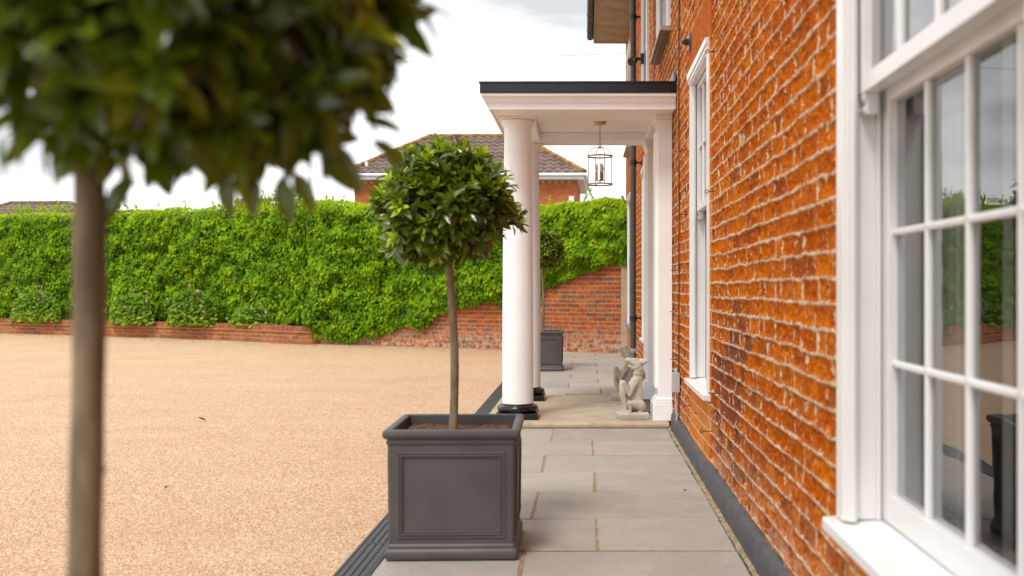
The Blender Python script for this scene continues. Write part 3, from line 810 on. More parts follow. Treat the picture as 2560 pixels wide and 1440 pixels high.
# beams (soffit of the entablature) and ceiling
mb = MB(); x0, y0b, y1b = LX + .075, FY + .075, BY - .05
mb.box(x0, WX - .004, y0b, 8.40, 2.462, 2.56); mb.box(x0, WX - .004, 9.48, y1b, 2.462, 2.56); mb.box(x0, -.42, 8.401, 9.479, 2.462, 2.56); mb.box(.56, WX - .004, 8.401, 9.479, 2.462, 2.56)
pb(mb, 'beam', M['white'], bevel=.004)
mb = MB(); mb.box(-.419, .559, 8.401, 9.479, 2.530, 2.558)
mb.box(-.419, .559, 8.401, 8.415, 2.512, 2.529); mb.box(-.419, .559, 9.465, 9.479, 2.512, 2.529)
pb(mb, 'ceiling', M['white'], bevel=.003)
# columns
def column(Y):
    X = -.545
    mb = MB(); zb = .165
    pr = [(.125, zb), (.1255, zb + .4), (.124, .9), (.119, 1.6), (.1105, 2.2), (.108, 2.352), (.112, 2.356), (.112, 2.366), (.109, 2.370), (.110, 2.385), (.124, 2.405), (.133, 2.425), (.135, 2.436), (.128, 2.444)]
    mb.lathe(pr, n=48)
    mb.box(-.145, .145, -.145, .145, 2.4445, 2.4615)
    c = pb(mb, 'column', M['cream'], smooth=True); c.location = Vector((X, Y, 0)) - PL
    mb = MB(); tor = [(.135, .094)] + [(.135 + .030 * math.cos(R(a)), .124 + .030 * math.sin(R(a))) for a in range(-90, 91, 15)] + [(.130, .156), (.127, .166), (.120, .167)]
    mb.lathe(tor, n=48); b = mb.build('column_base', M['black_gloss'], c, smooth=True)
    mb = MB(); mb.box(-.167, .167, -.167, .167, .046, .096); mb.build('column_plinth', M['black_gloss'], c, bevel=.006)
column(8.28); column(9.62)
# pilasters
def pilaster(Y0, Y1):
    mb = MB(); x = .575
    mb.box(x, WX - .002, Y0, Y1, .19, 2.40); mb.box(x - .02, x + .03, Y0 + .035, Y1 - .035, .30, 2.34)
    mb.box(x - .012, WX - .002, Y0 - .010, Y1 + .010, 2.395, 2.425); mb.box(x - .024, WX - .002, Y0 - .022, Y1 + .022, 2.426, 2.4615)
    mb.box(x - .006, WX - .002, Y0 - .005, Y1 + .005, 2.33, 2.342)
    p = pb(mb, 'pilaster', M['cream'], bevel=.003)
    mb = MB(); mb.box(x - .04, WX - .0015, Y0 - .03, Y1 + .03, .046, .185)
    mb.box(x - .030, WX - .0015, Y0 - .022, Y1 + .022, .186, .205); mb.box(x - .018, WX - .0015, Y0 - .012, Y1 + .012, .206, .222)
    mb.build('pilaster_base', M['white'], p, bevel=.005)
    return p
pilaster(8.09, 8.38); p2 = pilaster(9.50, 9.78)
mb = MB(); c = at(1637, 631, 9.49); mb.box(c.x - .010, c.x + .02, 9.462, 9.498, c.z - .048, c.z + .048); mb.sphere((c.x - .002, 9.46, c.z), .007)
mb.build('doorbell', M['black_gloss'], p2, bevel=.003)

# door mat
mb = MB(); mb.box(.47, .685, 8.52, 9.42, .0465, .062); mt = mb.build('door_mat', M['mat'], bevel=.003); tag(mt, 'brown coir door mat with black edging in front of the house door', 'door mat')
mb = MB(); mb.box(.458, .69, 8.49, 8.518, .0465, .066); mb.box(.458, .69, 9.422, 9.45, .0465, .066); mb.box(.45, .469, 8.49, 9.45, .0466, .067); mb.build('edging', M['rubber'], mt)

# ------------------------------------------------------------------ LANTERN
lx, ly = .126, 8.75
lan = empty('hanging_lantern', (lx, ly, 2.53)); tag(lan, 'round brass lantern with glass sides hanging on a chain from the porch ceiling', 'lantern')
mb = MB(); mb.lathe([(.020, -.046), (.044, -.042), (.054, -.026), (.058, -.006), (.058, 0)], n=28); mb.build('ceiling_rose', M['brass'], lan, smooth=True)
mb = MB(); z = -.050; k = 0
while z > -.195:
    ax = (1, 0, 0) if k % 2 else (0, 1, 0)
    u = Vector((0, 1, 0)) if k % 2 else Vector((1, 0, 0))
    pts = [Vector((0, 0, z - .012)) + u * .006 * math.cos(R(a)) + Vector((0, 0, 1)) * .0125 * math.sin(R(a)) for a in range(0, 361, 30)]
    mb.tube(pts, .0016, 6, caps=False); z -= .019; k += 1
mb.ring((0, 0, -.212), (0, 1, 0), .014, .0022, 16, 6)
mb.build('chain', M['brass_dark'], lan, smooth=True)
mb = MB(); rC = .105; zt_, zb_ = -.312, -.552; ztop = -.232
mb.lathe([(.006, .0), (.014, -.003), (.014, -.010), (.008, -.014)], (0, 0, ztop + .002), 16)
for zz, hh in ((zt_, .007), (zb_, .006)):
    mb.lathe([(rC, -hh), (rC + .004, -hh), (rC + .005, hh), (rC, hh), (rC, -hh)], (0, 0, zz), 48, caps=False)
mb.lathe([(rC - .010, -.001), (rC + .001, -.001), (rC + .001, .001), (rC - .010, .001)], (0, 0, zb_), 48, caps=False)
for a in (20, 110, 200, 290):
    d = Vector((math.cos(R(a)), math.sin(R(a)), 0))
    mb.tube([d * (rC + .002) + Vector((0, 0, zt_)), d * (rC + .002) + Vector((0, 0, zb_))], .004, 6)
    mb.tube([d * (rC + .002) * math.cos(R(t)) + Vector((0, 0, zt_ + (ztop - zt_) * math.sin(R(t)))) for t in range(0, 91, 9)], .0036, 6)
mb.tube([(0, 0, ztop), (0, 0, zb_ + .02)], .003, 8)
for a in (0, 90, 180, 270):
    mb.tube([(0, 0, zb_ + .02), (rC * math.cos(R(a + 20)), rC * math.sin(R(a + 20)), zb_ + .002)], .0022, 6)
mb.build('cage', M['brass'], lan, smooth=True)
mb = MB(); mb.lathe([(rC - .004, zt_), (rC - .004, zb_)], n=48, caps=False); mb.build('glass', M['lantern_glass'], lan, smooth=True)
mb = MB()
for a in (50, 170, 290):
    c = Vector((.030 * math.cos(R(a)), .030 * math.sin(R(a)), 0))
    mb.tube([c + Vector((0, 0, zb_ + .035)), c + Vector((0, 0, zb_ + .105))], .0115, 14)
    mb.tube([(0, 0, zb_ + .03), c + Vector((0, 0, zb_ + .035))], .004, 6); mb.lathe([(.016, 0), (.018, .004)], c + Vector((0, 0, zb_ + .033)), 14)
cn = mb.build('candle_holder', M['candle'], lan, smooth=True)
for a in (50, 170, 290):
    c = Vector((.030 * math.cos(R(a)), .030 * math.sin(R(a)), zb_ + .106))
    mb = MB(); mb.lathe([(.008, 0), (.014, .018), (.0155, .032), (.011, .052), (.005, .068), (.001, .074)], c, 16); mb.build('bulb', M['bulb'], lan, smooth=True)

# ------------------------------------------------------------------ STATUES
def capsule(mb, a, b, ra, rb, n=12, m=5):
    a = Vector(a); b = Vector(b); t = (b - a); L = t.length; t = t.normalized()
    u = t.cross(Vector((0, 1, 0)) if abs(t.y) < .9 else Vector((1, 0, 0))).normalized(); w_ = t.cross(u)
    rings = []
    for i in range(m + 1):
        an = -math.pi / 2 + (math.pi / 2) * i / m; rings.append((ra * math.sin(an), max(1e-4, ra * math.cos(an))))
    for i in range(m + 1):
        an = (math.pi / 2) * i / m; rings.append((L + rb * math.sin(an), max(1e-4, rb * math.cos(an))))
    vs = []; fs = []
    for (h, r) in rings:
        for k in range(n):
            g = 2 * math.pi * k / n; vs.append(a + t * h + (u * math.cos(g) + w_ * math.sin(g)) * r)
    for i in range(len(rings) - 1):
        for k in range(n):
            k2 = (k + 1) % n; fs.append((i * n + k, i * n + k2, (i + 1) * n + k2, (i + 1) * n + k))
    fs.append(tuple(range(n))[::-1]); fs.append(tuple((len(rings) - 1) * n + k for k in range(n)))
    mb.add(vs, fs)
K = .00053
def P(x, y, d=0): return Vector(((x - 495) * K, d, (1110 - y) * K + .052))
def chain(mb, L):
    for (a, ra), (b, rb) in zip(L[:-1], L[1:]): capsule(mb, a, b, ra * K, rb * K)
def make_statue():
    st = empty('dog_statue', (0, 0, 0))
    mb = MB()
    chain(mb, [(P(575, 1030), 78), (P(585, 900), 76), (P(578, 780), 78), (P(562, 665), 82), (P(578, 580), 76), (P(585, 510), 68), (P(588, 430), 74), (P(560, 372), 82)])
    chain(mb, [(P(440, 745), 30), (P(430, 870), 46), (P(440, 1010), 62)]); chain(mb, [(P(480, 700), 60), (P(500, 900), 70), (P(500, 1020), 72)])
    chain(mb, [(P(560, 365), 76), (P(500, 350), 60), (P(445, 330), 46), (P(418, 322), 38)])   # upper muzzle
    chain(mb, [(P(560, 425), 58), (P(505, 438), 38), (P(470, 422), 26), (P(448, 412), 22)])   # lower jaw
    mb.sphere(P(408, 306), 20 * K, 12, 8)                                                     # nose
    for s in (-1, 1):
        chain(mb, [(P(625, 330, s * .022), 34), (P(660, 350, s * .036), 38), (P(690, 335, s * .040), 28), (P(704, 315, s * .038), 14)])  # ears
        chain(mb, [(P(560, 315, s * .022), 20), (P(520, 308, s * .024), 17)])                 # brows
        mb.sphere(P(535, 330, s * .030), 15 * K, 10, 8)                                       # eyes
        chain(mb, [(P(540, 430, s * .024), 30), (P(575, 400, s * .028), 34)])                 # cheeks
        # haunch and hind foot
        chain(mb, [(P(600, 1010, s * .034), 86), (P(520, 985, s * .045), 66), (P(445, 965, s * .052), 42)])
        chain(mb, [(P(440, 960, s * .052), 40), (P(445, 1040, s * .053), 30), (P(440, 1092, s * .054), 28), (P(385, 1098, s * .054), 22)])
        # foreleg folded high on the chest, then down to the base
        chain(mb, [(P(530, 640, s * .030), 62), (P(480, 740, s * .040), 46), (P(435, 845, s * .046), 32)])
        chain(mb, [(P(435, 845, s * .046), 31), (P(395, 750, s * .045), 29), (P(345, 655, s * .042), 34)])
        chain(mb, [(P(338, 660, s * .040), 40), (P(335, 740, s * .038), 40), (P(345, 860, s * .036), 42), (P(370, 980, s * .032), 36), (P(385, 1085, s * .030), 32), (P(345, 1098, s * .030), 24)])
    chain(mb, [(P(640, 1080), 30), (P(600, 1100, -.06), 20), (P(520, 1100, -.085), 14)])       # tail
    body = mb.build('body', M['statue'], st, smooth=True)
    m = body.modifiers.new('remesh', 'REMESH'); m.mode = 'VOXEL'; m.voxel_size = .0042; m.use_smooth_shade = True
    m = body.modifiers.new('smooth', 'SMOOTH'); m.iterations = 3; m.factor = .5
    tx = bpy.data.textures.get('stone_rough') or bpy.data.textures.new('stone_rough', 'CLOUDS'); tx.noise_scale = .03
    m = body.modifiers.new('rough', 'DISPLACE'); m.texture = tx; m.strength = .005; m.mid_level = .5
    mb = MB()
    for i, (x, y) in enumerate(((455, 378), (474, 384), (493, 389), (512, 393))):
        for s in (-1, 1):
            c = P(x, y, s * .012); mb.add([c + Vector((-.005, 0, .010)), c + Vector((.005, 0, .010)), c + Vector((0, s * .006, .010)), c + Vector((0, s * .003, -.008))], [(0, 1, 2), (0, 2, 3), (1, 2, 3), (0, 1, 3)])
    mb.build('teeth', M['statue'], st)
    mb = MB(); mb.ring(P(583, 525), (.06, 0, 1), 68 * K, .006, 32, 8); mb.ring(P(583, 545), (.06, 0, 1), 70 * K, .004, 32, 8); mb.build('collar', M['statue'], st, smooth=True)
    mb = MB(); rd = random.Random(5)
    lv = []
    for (hw, hd, z) in ((.121, .092, 0), (.125, .096, .010), (.123, .094, .046), (.112, .083, .057)):
        ring_ = []
        for k in range(32):
            a = 2 * math.pi * k / 32; ca, sa = math.cos(a), math.sin(a); e = .20
            ring_.append((hw * math.copysign(abs(ca) ** e, ca) + rd.uniform(-.002, .002), hd * math.copysign(abs(sa) ** e, sa) + rd.uniform(-.002, .002), z + rd.uniform(-.001, .001)))
        lv.append(ring_)
    vs = [p for r_ in lv for p in r_]; fs = []
    for i in range(3):
        for k in range(32): fs.append((i * 32 + k, i * 32 + (k + 1) % 32, (i + 1) * 32 + (k + 1) % 32, (i + 1) * 32 + k))
    fs.append(tuple(range(32))[::-1]); fs.append(tuple(96 + k for k in range(32)))
    mb.add(vs, fs); mb.build('base', M['statue'], st, smooth=True)
    return st
st1 = make_statue(); st1.location = (.380, 8.20, .047); st1.rotation_euler = (0, 0, R(8))
tag(st1, 'nearer stone dog statue sitting by the porch pilaster', 'statue', 'stone dogs guarding the door')
st2 = copy_tree(st1); st2.location = (.368, 9.58, .047); st2.rotation_euler = (0, 0, R(-4))
tag(st2, 'farther stone dog statue, partly hidden behind the other one', 'statue', 'stone dogs guarding the door')

# ------------------------------------------------------------------ PLANTERS
def make_planter():
    pl = empty('square_planter', (0, 0, 0))
    prof = [(.250, .000), (.2645, .004), (.2675, .014), (.2675, .030), (.2640, .041), (.2575, .046), (.2585, .052), (.2565, .060), (.2525, .064),
            (.2570, .462), (.2605, .466), (.2625, .472), (.2605, .480), (.2600, .486), (.2690, .490), (.2750, .498), (.2755, .510), (.2730, .520), (.2650, .5245), (.2450, .5245), (.2400, .520), (.2380, .44)]
    vs = []; fs = []
    # rounded square rings
    def sq(hw, r=.012):
        pts = []
        for cx_, cy_, a0 in ((1, 1, 0), (-1, 1, 90), (-1, -1, 180), (1, -1, 270)):
            for k in range(4):
                a = R(a0 + 30 * k); pts.append((cx_ * (hw - r) + r * math.cos(a), cy_ * (hw - r) + r * math.sin(a)))
        return pts
    for (hw, z) in prof:
        for (x, y) in sq(hw): vs.append((x, y, z))
    n = 16
    for i in range(len(prof) - 1):
        for k in range(n): fs.append((i * n + k, i * n + (k + 1) % n, (i + 1) * n + (k + 1) % n, (i + 1) * n + k))
    fs.append(tuple(range(n))[::-1])
    mb = MB(); mb.add(vs, fs)
    b = mb.build('body', M['planter'], pl, smooth=True)
    mb = MB()
    for q in range(4):
        rot = Matrix.Rotation(R(90 * q), 3, 'Z')
        # raised double frame moulding round a flat panel
        def fr(hx, z0, z1, wd, pr_):
            n0 = len(mb.v)
            for (a, b_, c, d) in ((-hx, hx, z0, z0 + wd), (-hx, hx, z1 - wd, z1), (-hx, -hx + wd, z0 + wd, z1 - wd), (hx - wd, hx, z0 + wd, z1 - wd)):
                k0 = len(mb.v); yf = lambda z: -(.2525 + (z - .064) / .398 * .0045)
                mb.box(a, b_, 0, 1, c, d)
                for i in range(k0, len(mb.v)):
                    x, y, z = mb.v[i]; y2 = yf(z) - pr_ if y == 0 else yf(z) + .004
                    mb.v[i] = (x, y2, z)
            for i in range(n0, len(mb.v)): mb.v[i] = tuple(rot @ Vector(mb.v[i]))
        fr(.217, .088, .436, .010, .0055); fr(.205, .100, .424, .007, .0085); fr(.1965, .1085, .4155, .006, .004)
    mb.build('panel_moulding', M['planter'], pl, bevel=.0018)
    g = np.linspace(-.239, .239, 60); A, B = np.meshgrid(g, g, indexing='ij')
    Z = .484 + .018 * (fbm(A * 14, B * 14, 3, 3) - .5) + .014 * (fbm(A * 70, B * 70, 2, 8) - .5) + .012 * np.exp(-(A ** 2 + B ** 2) / .004)
    Z = Z - .03 * (np.maximum(abs(A), abs(B)) > .225)
    id_ = np.arange(3600).reshape(60, 60); f = np.stack([id_[:-1, :-1], id_[1:, :-1], id_[1:, 1:], id_[:-1, 1:]], -1).reshape(-1, 4)
    np_mesh('soil', np.stack([A.ravel(), B.ravel(), Z.ravel()], 1), f, M['earth'], pl, smooth=False)
    return pl
GP = 'square grey planters with bay trees along the path'
pl1 = make_planter(); pl1.location = (-.545, 4.378, .0015); pl1.rotation_euler = (0, 0, R(1.3)); tag(pl1, 'dark grey square planter in the middle with moulded panel and brown soil', 'planter', GP)
pl2 = copy_tree(pl1); pl2.location = (-.575, 1.12, .0015); pl2.rotation_euler = (0, 0, R(-1)); tag(pl2, 'dark grey planter under the blurred foreground bay tree', 'planter', GP)
pl3 = copy_tree(pl1); pl3.location = (-.560, 13.62, .0015); pl3.rotation_euler = (0, 0, R(.5)); tag(pl3, 'dark grey planter beyond the porch columns, half hidden', 'planter', GP)

# ------------------------------------------------------------------ leaves
def norm(a): return a / np.maximum(1e-9, np.linalg.norm(a, axis=1, keepdims=True))
def leaf_template(st=6, width=.19, fold=.35, curl=.25, wave=.0):
    t = np.linspace(0, 1, st); wv = width * np.sin(np.pi * np.clip(t, 0, 1) ** .85) ** .8
    wv[0] = .012; wv[-1] = .004
    V = []
    for i in range(st):
        z = -curl * t[i] ** 2; 
        V += [(-wv[i], t[i], z + fold * wv[i] + wave * math.sin(t[i] * 9)), (0, t[i], z), (wv[i], t[i], z + fold * wv[i] - wave * math.sin(t[i] * 9))]
    Fc = []
    for i in range(st - 1):
        a = 3 * i; Fc += [(a, a + 1, a + 4, a + 3), (a + 1, a + 2, a + 5, a + 4)]
    return np.array(V), np.array(Fc)
def scatter(tpl, pos, dirv, nrm, size):
    V, Fc = tpl; d = norm(dirv); x = norm(np.cross(d, nrm)); z = np.cross(x, d)
    N = len(pos); s = size[:, None, None]
    W = (V[None, :, 0, None] * x[:, None, :] + V[None, :, 1, None] * d[:, None, :] + V[None, :, 2, None] * z[:, None, :]) * s + pos[:, None, :]
    Fa = (Fc[None] + (np.arange(N) * len(V))[:, None, None]).reshape(-1, Fc.shape[1])
    return W.reshape(-1, 3), Fa, len(V)

def bay_crown(parent, c, rx, rz, seed, ntw=330, size=.062, name='crown', tints=1.0, spikes=(), flat=0.0, inner=2.2, fr_amt=1.0, lumpy=.16):
    g = np.random.default_rng(seed)
    # twig tips on a lumpy shell
    u = np.arange(ntw) + .5; ph = np.arccos(1 - 2 * u / ntw); th = np.pi * (1 + 5 ** .5) * u
    D = np.stack([np.cos(th) * np.sin(ph), np.sin(th) * np.sin(ph), np.cos(ph)], 1) + g.normal(0, .10, (ntw, 3)); D = norm(D)
    lump = 1 + lumpy * (fbm(D[:, 0] * 2.2 + 5, D[:, 2] * 2.2 + 7 + D[:, 1], 2, seed) - .5) * 2
    Rr = np.stack([np.full(ntw, rx), np.full(ntw, rx), np.full(ntw, rz)], 1)
    tip = D * Rr * (lump * g.uniform(.70, .93, ntw))[:, None]
    if flat: tip[:, 2] = np.maximum(tip[:, 2], -flat)
    tip = tip + np.array(c)
    pos = []; dr_ = []; nm = []; sz = []; ti = []; fr = []
    up = np.array([0, 0, 1.])
    rad = norm(tip - np.array(c) + np.array([0, 0, rz * .25]))
    twd = norm(rad + (.30 + .45 * (tip[:, 2:3] > c[2])) * up + g.normal(0, .22, (ntw, 3)))
    for i in range(ntw):
        t = twd[i]; a = np.cross(t, [.3, .5, .8]); a /= np.linalg.norm(a); b = np.cross(t, a)
        hz = (tip[i, 2] - c[2]) / rz
        fresh_twig = g.random() < fr_amt * np.clip(.26 + .55 * hz, .08, .9)
        n = g.integers(7, 11)
        for k in range(n):
            az = k * 2.4 + g.uniform(-.3, .3); q = k / n
            spread = 1.25 - .95 * q + g.normal(0, .12)
            fan = a * math.cos(az) + b * math.sin(az)
            d = t * math.cos(spread) + fan * math.sin(spread); d[2] -= .20 * (1 - q)
            base = tip[i] - t * (.040 * (1 - q)) + fan * .003
            pos.append(base); dr_.append(d); nn = t - d * np.dot(t, d) + .25 * up + g.normal(0, .22, 3); nm.append(nn)
            is_f = fresh_twig and q > .25
            sz.append(size * (g.uniform(.85, 1.2) * (1.0 - .40 * q if not is_f else .72 - .2 * q)))
            ti.append(np.clip(g.uniform(0, 1) ** 1.3 * tints + (.25 if fresh_twig else 0), 0, 1)); fr.append(g.uniform(.45, 1.0) if is_f else g.uniform(0, .14))
    # inner foliage that fills the ball, its dark tint painting in the crown's shade
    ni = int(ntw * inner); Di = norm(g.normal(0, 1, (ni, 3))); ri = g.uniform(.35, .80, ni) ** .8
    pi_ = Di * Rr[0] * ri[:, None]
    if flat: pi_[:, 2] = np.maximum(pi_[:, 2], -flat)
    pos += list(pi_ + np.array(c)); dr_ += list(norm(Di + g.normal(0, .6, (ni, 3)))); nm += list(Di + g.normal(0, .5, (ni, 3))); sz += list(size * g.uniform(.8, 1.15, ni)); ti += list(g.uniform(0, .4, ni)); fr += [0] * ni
    # stray leaves given by hand: (pos, dir, size)
    for (p_s, d_s, s_s, f_s) in spikes:
        pos.append(np.array(p_s, float)); dr_.append(np.array(d_s, float)); nm.append(np.array([0, -.6, .8]) + g.normal(0, .3, 3)); sz.append(s_s); ti.append(.35); fr.append(f_s)
    tpl = leaf_template(6, .205, .40, .20, .012)
    W, Fa, k = scatter(tpl, np.array(pos), np.array(dr_), np.array(nm), np.array(sz))
    cr_ = np_mesh(name, W, Fa, M['bay'], parent, smooth=True, attrs={'tint': np.repeat(ti, k), 'fresh': np.repeat(fr, k)})
    mb = MB(); cc = Vector(c)
    for i in range(0, ntw, 2):
        a = Vector(tip[i]); m_ = cc * .45 + a * .55 + Vector(g.normal(0, .015, 3)); s0 = cc + Vector((0, 0, -rz * .5)) + (a - cc) * .15
        mb.tube([s0, m_, a], [.005, .0035, .0018], 5, caps=False)
    mb.build('branches', M['bark'], parent, smooth=True)
    return cr_
def bay_tree(loc, crown_c, rx, rz, seed, lean, label, tr=(.0185, .0155), **k):
    tr_ = empty('bay_tree', loc); L = Vector(loc); cc = Vector(crown_c) - L
    mb = MB(); pts = []; rad = []
    z0 = -.03; z1 = cc.z + rz * .25; n = 22; g = random.Random(seed)
    for i in range(n + 1):
        t = i / n; x = lean(t); pts.append((x, .006 * math.sin(t * 7 + seed), z0 + (z1 - z0) * t)); rad.append(tr[0] + (tr[1] - tr[0]) * t + g.uniform(-.0006, .0006) + (.004 * max(0, 1 - t * 12)))
    mb.tube(pts, rad, 18)
    for i in range(9):
        t = g.uniform(.08, .7); a = g.uniform(0, 6.28); x = lean(t); mb.sphere((x + .0165 * math.cos(a), .0165 * math.sin(a), z0 + (z1 - z0) * t), .0035, 8, 5)
    mb.build('trunk', M['bark'], tr_, smooth=True)
    bay_crown(tr_, tuple(cc), rx, rz, seed, **k)
    tag(tr_, label, 'tree', 'standard bay trees in planters'); return tr_
# middle tree
Y = 4.378
b0 = at(1133, 1068, Y)
T1 = (b0.x, Y, .50); cc1 = at(1108, 508, Y)
def stray(T, Y, L):
    res = []
    for (px, py, dy, ang, s, f) in L:
        p = at(px, py, Y + dy) - Vector(T); res.append(((p.x, p.y, p.z), (math.cos(R(ang)), -.15, math.sin(R(ang))), s, f))
    return res
S1 = stray(T1, Y, [(1285, 556, 0, 60, .045, .8), (1290, 560, 0, 95, .04, .7), (1294, 560, .01, 25, .05, .2), (1296, 562, 0, 0, .05, 0), (1288, 566, -.01, -20, .05, 0), (1280, 552, 0, 130, .045, .1), (1300, 558, 0, 45, .035, .9), (1270, 560, 0, -10, .06, 0), (1262, 562, .0, 15, .06, 0), (1300, 572, 0, -25, .04, 0),
                    (1275, 545, 0, 40, .06, .1), (1255, 480, 0, 10, .06, 0), (1262, 470, 0, 20, .06, 0)])
bay_tree(T1, cc1, .310, .280, 4, lambda t: -.020 * t + .012 * math.sin(t * 5.2), 'ball clipped bay tree in the planter in the middle of the path', spikes=S1, ntw=340, size=.076, lumpy=.26, fr_amt=1.5)
# foreground tree
Y = 1.17; b0 = at(220, 2050, Y); T2 = (-.577, Y, .50); cc2 = at(470, -138, Y)
S2 = stray(T2, Y, [(930, 350, 0, -35, .05, 0), (905, 300, 0, -10, .05, .0), (1010, 40, 0, -60, .06, 0), (1030, 10, 0, -10, .05, 0), (960, 100, 0, -80, .06, 0), (850, 380, 0, -60, .055, 0), (700, 440, 0, -75, .06, 0), (735, 430, .02, -60, .055, .1), (640, 440, 0, -95, .05, 0), (560, 430, 0, -80, .055, 0),
                   (340, 450, 0, -130, .06, 0), (330, 440, .02, -120, .065, .2), (170, 360, 0, -110, .055, 0), (20, 330, 0, -100, .05, 0), (800, 395, .02, -40, .06, 0), (905, 200, 0, -40, .06, 0), (600, 420, .03, -70, .06, .5)])
bay_tree(T2, cc2, .285, .285, 9, lambda t: .012 * math.sin(t * 3.0) - .004 * t, 'large out of focus bay tree closest to the camera on the left', spikes=S2, ntw=300, size=.068, inner=1.7, fr_amt=.75, lumpy=.26, tints=.62, tr=(.0190, .0165))
# far tree
Y = 13.62; T3 = (-.565, Y, .50); cc3 = at(1356, 622, Y)
bay_tree(T3, cc3, .31, .29, 15, lambda t: .01 * math.sin(t * 4), 'bay tree behind the porch columns with only its right side showing', ntw=300, size=.07, tints=1.2)

# ------------------------------------------------------------------ GARDEN WALL, IVY, BED
WALL = [(1.10, 16.775), (-5.35, 20.02), (-6.3, 21.3), (-24, 30.5)]
def along(pts, s):
    for a, b in zip(pts[:-1], pts[1:]):
        L = math.hypot(b[0] - a[0], b[1] - a[1])
        if s <= L or b is pts[-1]:
            t = s / L; return a[0] + (b[0] - a[0]) * t, a[1] + (b[1] - a[1]) * t, (b[0] - a[0]) / L, (b[1] - a[1]) / L
        s -= L
def seg_len(pts): return [math.hypot(b[0] - a[0], b[1] - a[1]) for a, b in zip(pts[:-1], pts[1:])]
gw = empty('garden_wall', (WALL[0][0], WALL[0][1], 0)); tag(gw, 'old red brick garden wall with ivy hanging over it', 'wall'); GL = Vector((WALL[0][0], WALL[0][1], 0))
L0 = seg_len(WALL)
# displaced brickwork for the exposed part
S_ = np.arange(0, L0[0] + .001, .03); Zs = np.arange(0, 2.2, .02); SS, ZZ2 = np.meshgrid(S_, Zs, indexing='ij')
dx, dy = (WALL[1][0] - WALL[0][0]) / L0[0], (WALL[1][1] - WALL[0][1]) / L0[0]
nx_, ny_ = dy, -dx
if ny_ > 0: nx_, ny_ = -nx_, -ny_
off = .020 * (fbm(SS * 9, ZZ2 * 13, 3, 71) - .5) + .03 * np.clip(.25 - ZZ2, 0, 1) * (fbm(SS * 3, ZZ2 * 3, 2, 5))
VX = WALL[0][0] + dx * SS + nx_ * off; VY = WALL[0][1] + dy * SS + ny_ * off
idx = np.arange(SS.size).reshape(SS.shape); f = np.stack([idx[:-1, :-1], idx[1:, :-1], idx[1:, 1:], idx[:-1, 1:]], -1).reshape(-1, 4)
vv = ZZ2 + .012 * (fbm(SS * 1.5, ZZ2 * 3, 2, 13) - .5)
np_mesh('brickwork', np.stack([VX.ravel(), VY.ravel(), ZZ2.ravel()], 1) - np.array(GL), f, M['brick_garden'], gw, smooth=True, uv=np.stack([SS.ravel(), vv.ravel()], 1))
for a, b in zip(WALL[1:-1], WALL[2:]):
    uvbox_wall('brickwork', a, b, 0, 2.2, M['brick_garden'], gw, GL)
mb = MB(); a = Vector((WALL[0][0], WALL[0][1], 0)); mb.box(.60, .70, 16.90, 17.04, 0, 1.75); o = mb.build('mortar_fillet', M['step'], gw, bevel=.01); o.location = -GL

# ivy mass over the wall
def ztop(x): return np.interp(x, [-24, -14.5, -9, -6.0, -4.0, -2.0, -.5, .2, .69], [3.05, 2.93, 2.86, 2.88, 2.66, 2.58, 2.50, 2.60, 2.52])
def zlow(x): return np.interp(x, [-24, -5.1, -4.75, -4.3, -3.7, -3.12, -2.25, -1.46, -.77, -.43, .0, .3, .68], [.20, .20, .02, .05, .22, .42, .64, .86, 1.08, 1.20, 1.42, 1.52, 1.62])
def hedge_pts(N, seed, inset=0.0, sm=24.5):
    g = np.random.default_rng(seed)
    s = g.uniform(0, sm, N); X = np.empty(N); Yv = np.empty(N); TX = np.empty(N); TY = np.empty(N); cum = np.cumsum([0] + L0)
    for i in range(len(L0)):
        m = (s >= cum[i]) & ((s < cum[i + 1]) | (i == len(L0) - 1)); t = (s[m] - cum[i]) / L0[i]; a, b = WALL[i], WALL[i + 1]
        X[m] = a[0] + (b[0] - a[0]) * t; Yv[m] = a[1] + (b[1] - a[1]) * t; TX[m] = (b[0] - a[0]) / L0[i]; TY[m] = (b[1] - a[1]) / L0[i]
    return s, X, Yv, TX, TY, g
def ivy_relief(s, z):
    return .22 + .14 * (fbm(s * .9, z * 1.0, 2, 101) - .5) * 2 + .14 * (fbm(s * 3.2, z * 4.2, 2, 111) - .5) * 2
ivy = empty('ivy_hedge', (WALL[0][0], WALL[0][1], 0)); tag(ivy, 'thick bright green ivy hedge covering the whole garden wall', 'hedge'); IL = np.array([WALL[0][0], WALL[0][1], 0])
# dark core sheet added inside the hedge to block light between the leaves
SM = 24.4
ss = np.arange(0, SM, .12); cores = []
zz = np.linspace(0, 1, 26)
SSs, TT = np.meshgrid(ss, zz, indexing='ij')
cum = np.cumsum([0] + L0)
XYT = np.array([along(WALL, float(s)) for s in ss]); 
Xc = np.repeat(XYT[:, 0:1], 26, 1); Yc = np.repeat(XYT[:, 1:2], 26, 1); NX = np.repeat(XYT[:, 3:4], 26, 1); NY = -np.repeat(XYT[:, 2:3], 26, 1)
sg = np.where(NY > 0, -1, 1); NX = NX * sg; NY = NY * sg
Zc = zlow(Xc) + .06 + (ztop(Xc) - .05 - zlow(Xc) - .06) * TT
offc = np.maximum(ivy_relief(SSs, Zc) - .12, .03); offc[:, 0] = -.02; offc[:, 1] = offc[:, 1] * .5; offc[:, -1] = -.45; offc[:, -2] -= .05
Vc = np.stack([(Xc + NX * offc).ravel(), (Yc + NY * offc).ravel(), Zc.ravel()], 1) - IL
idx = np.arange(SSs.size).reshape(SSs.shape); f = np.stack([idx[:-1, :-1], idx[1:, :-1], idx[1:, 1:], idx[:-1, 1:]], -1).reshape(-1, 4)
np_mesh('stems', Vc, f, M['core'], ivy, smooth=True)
N = 100000
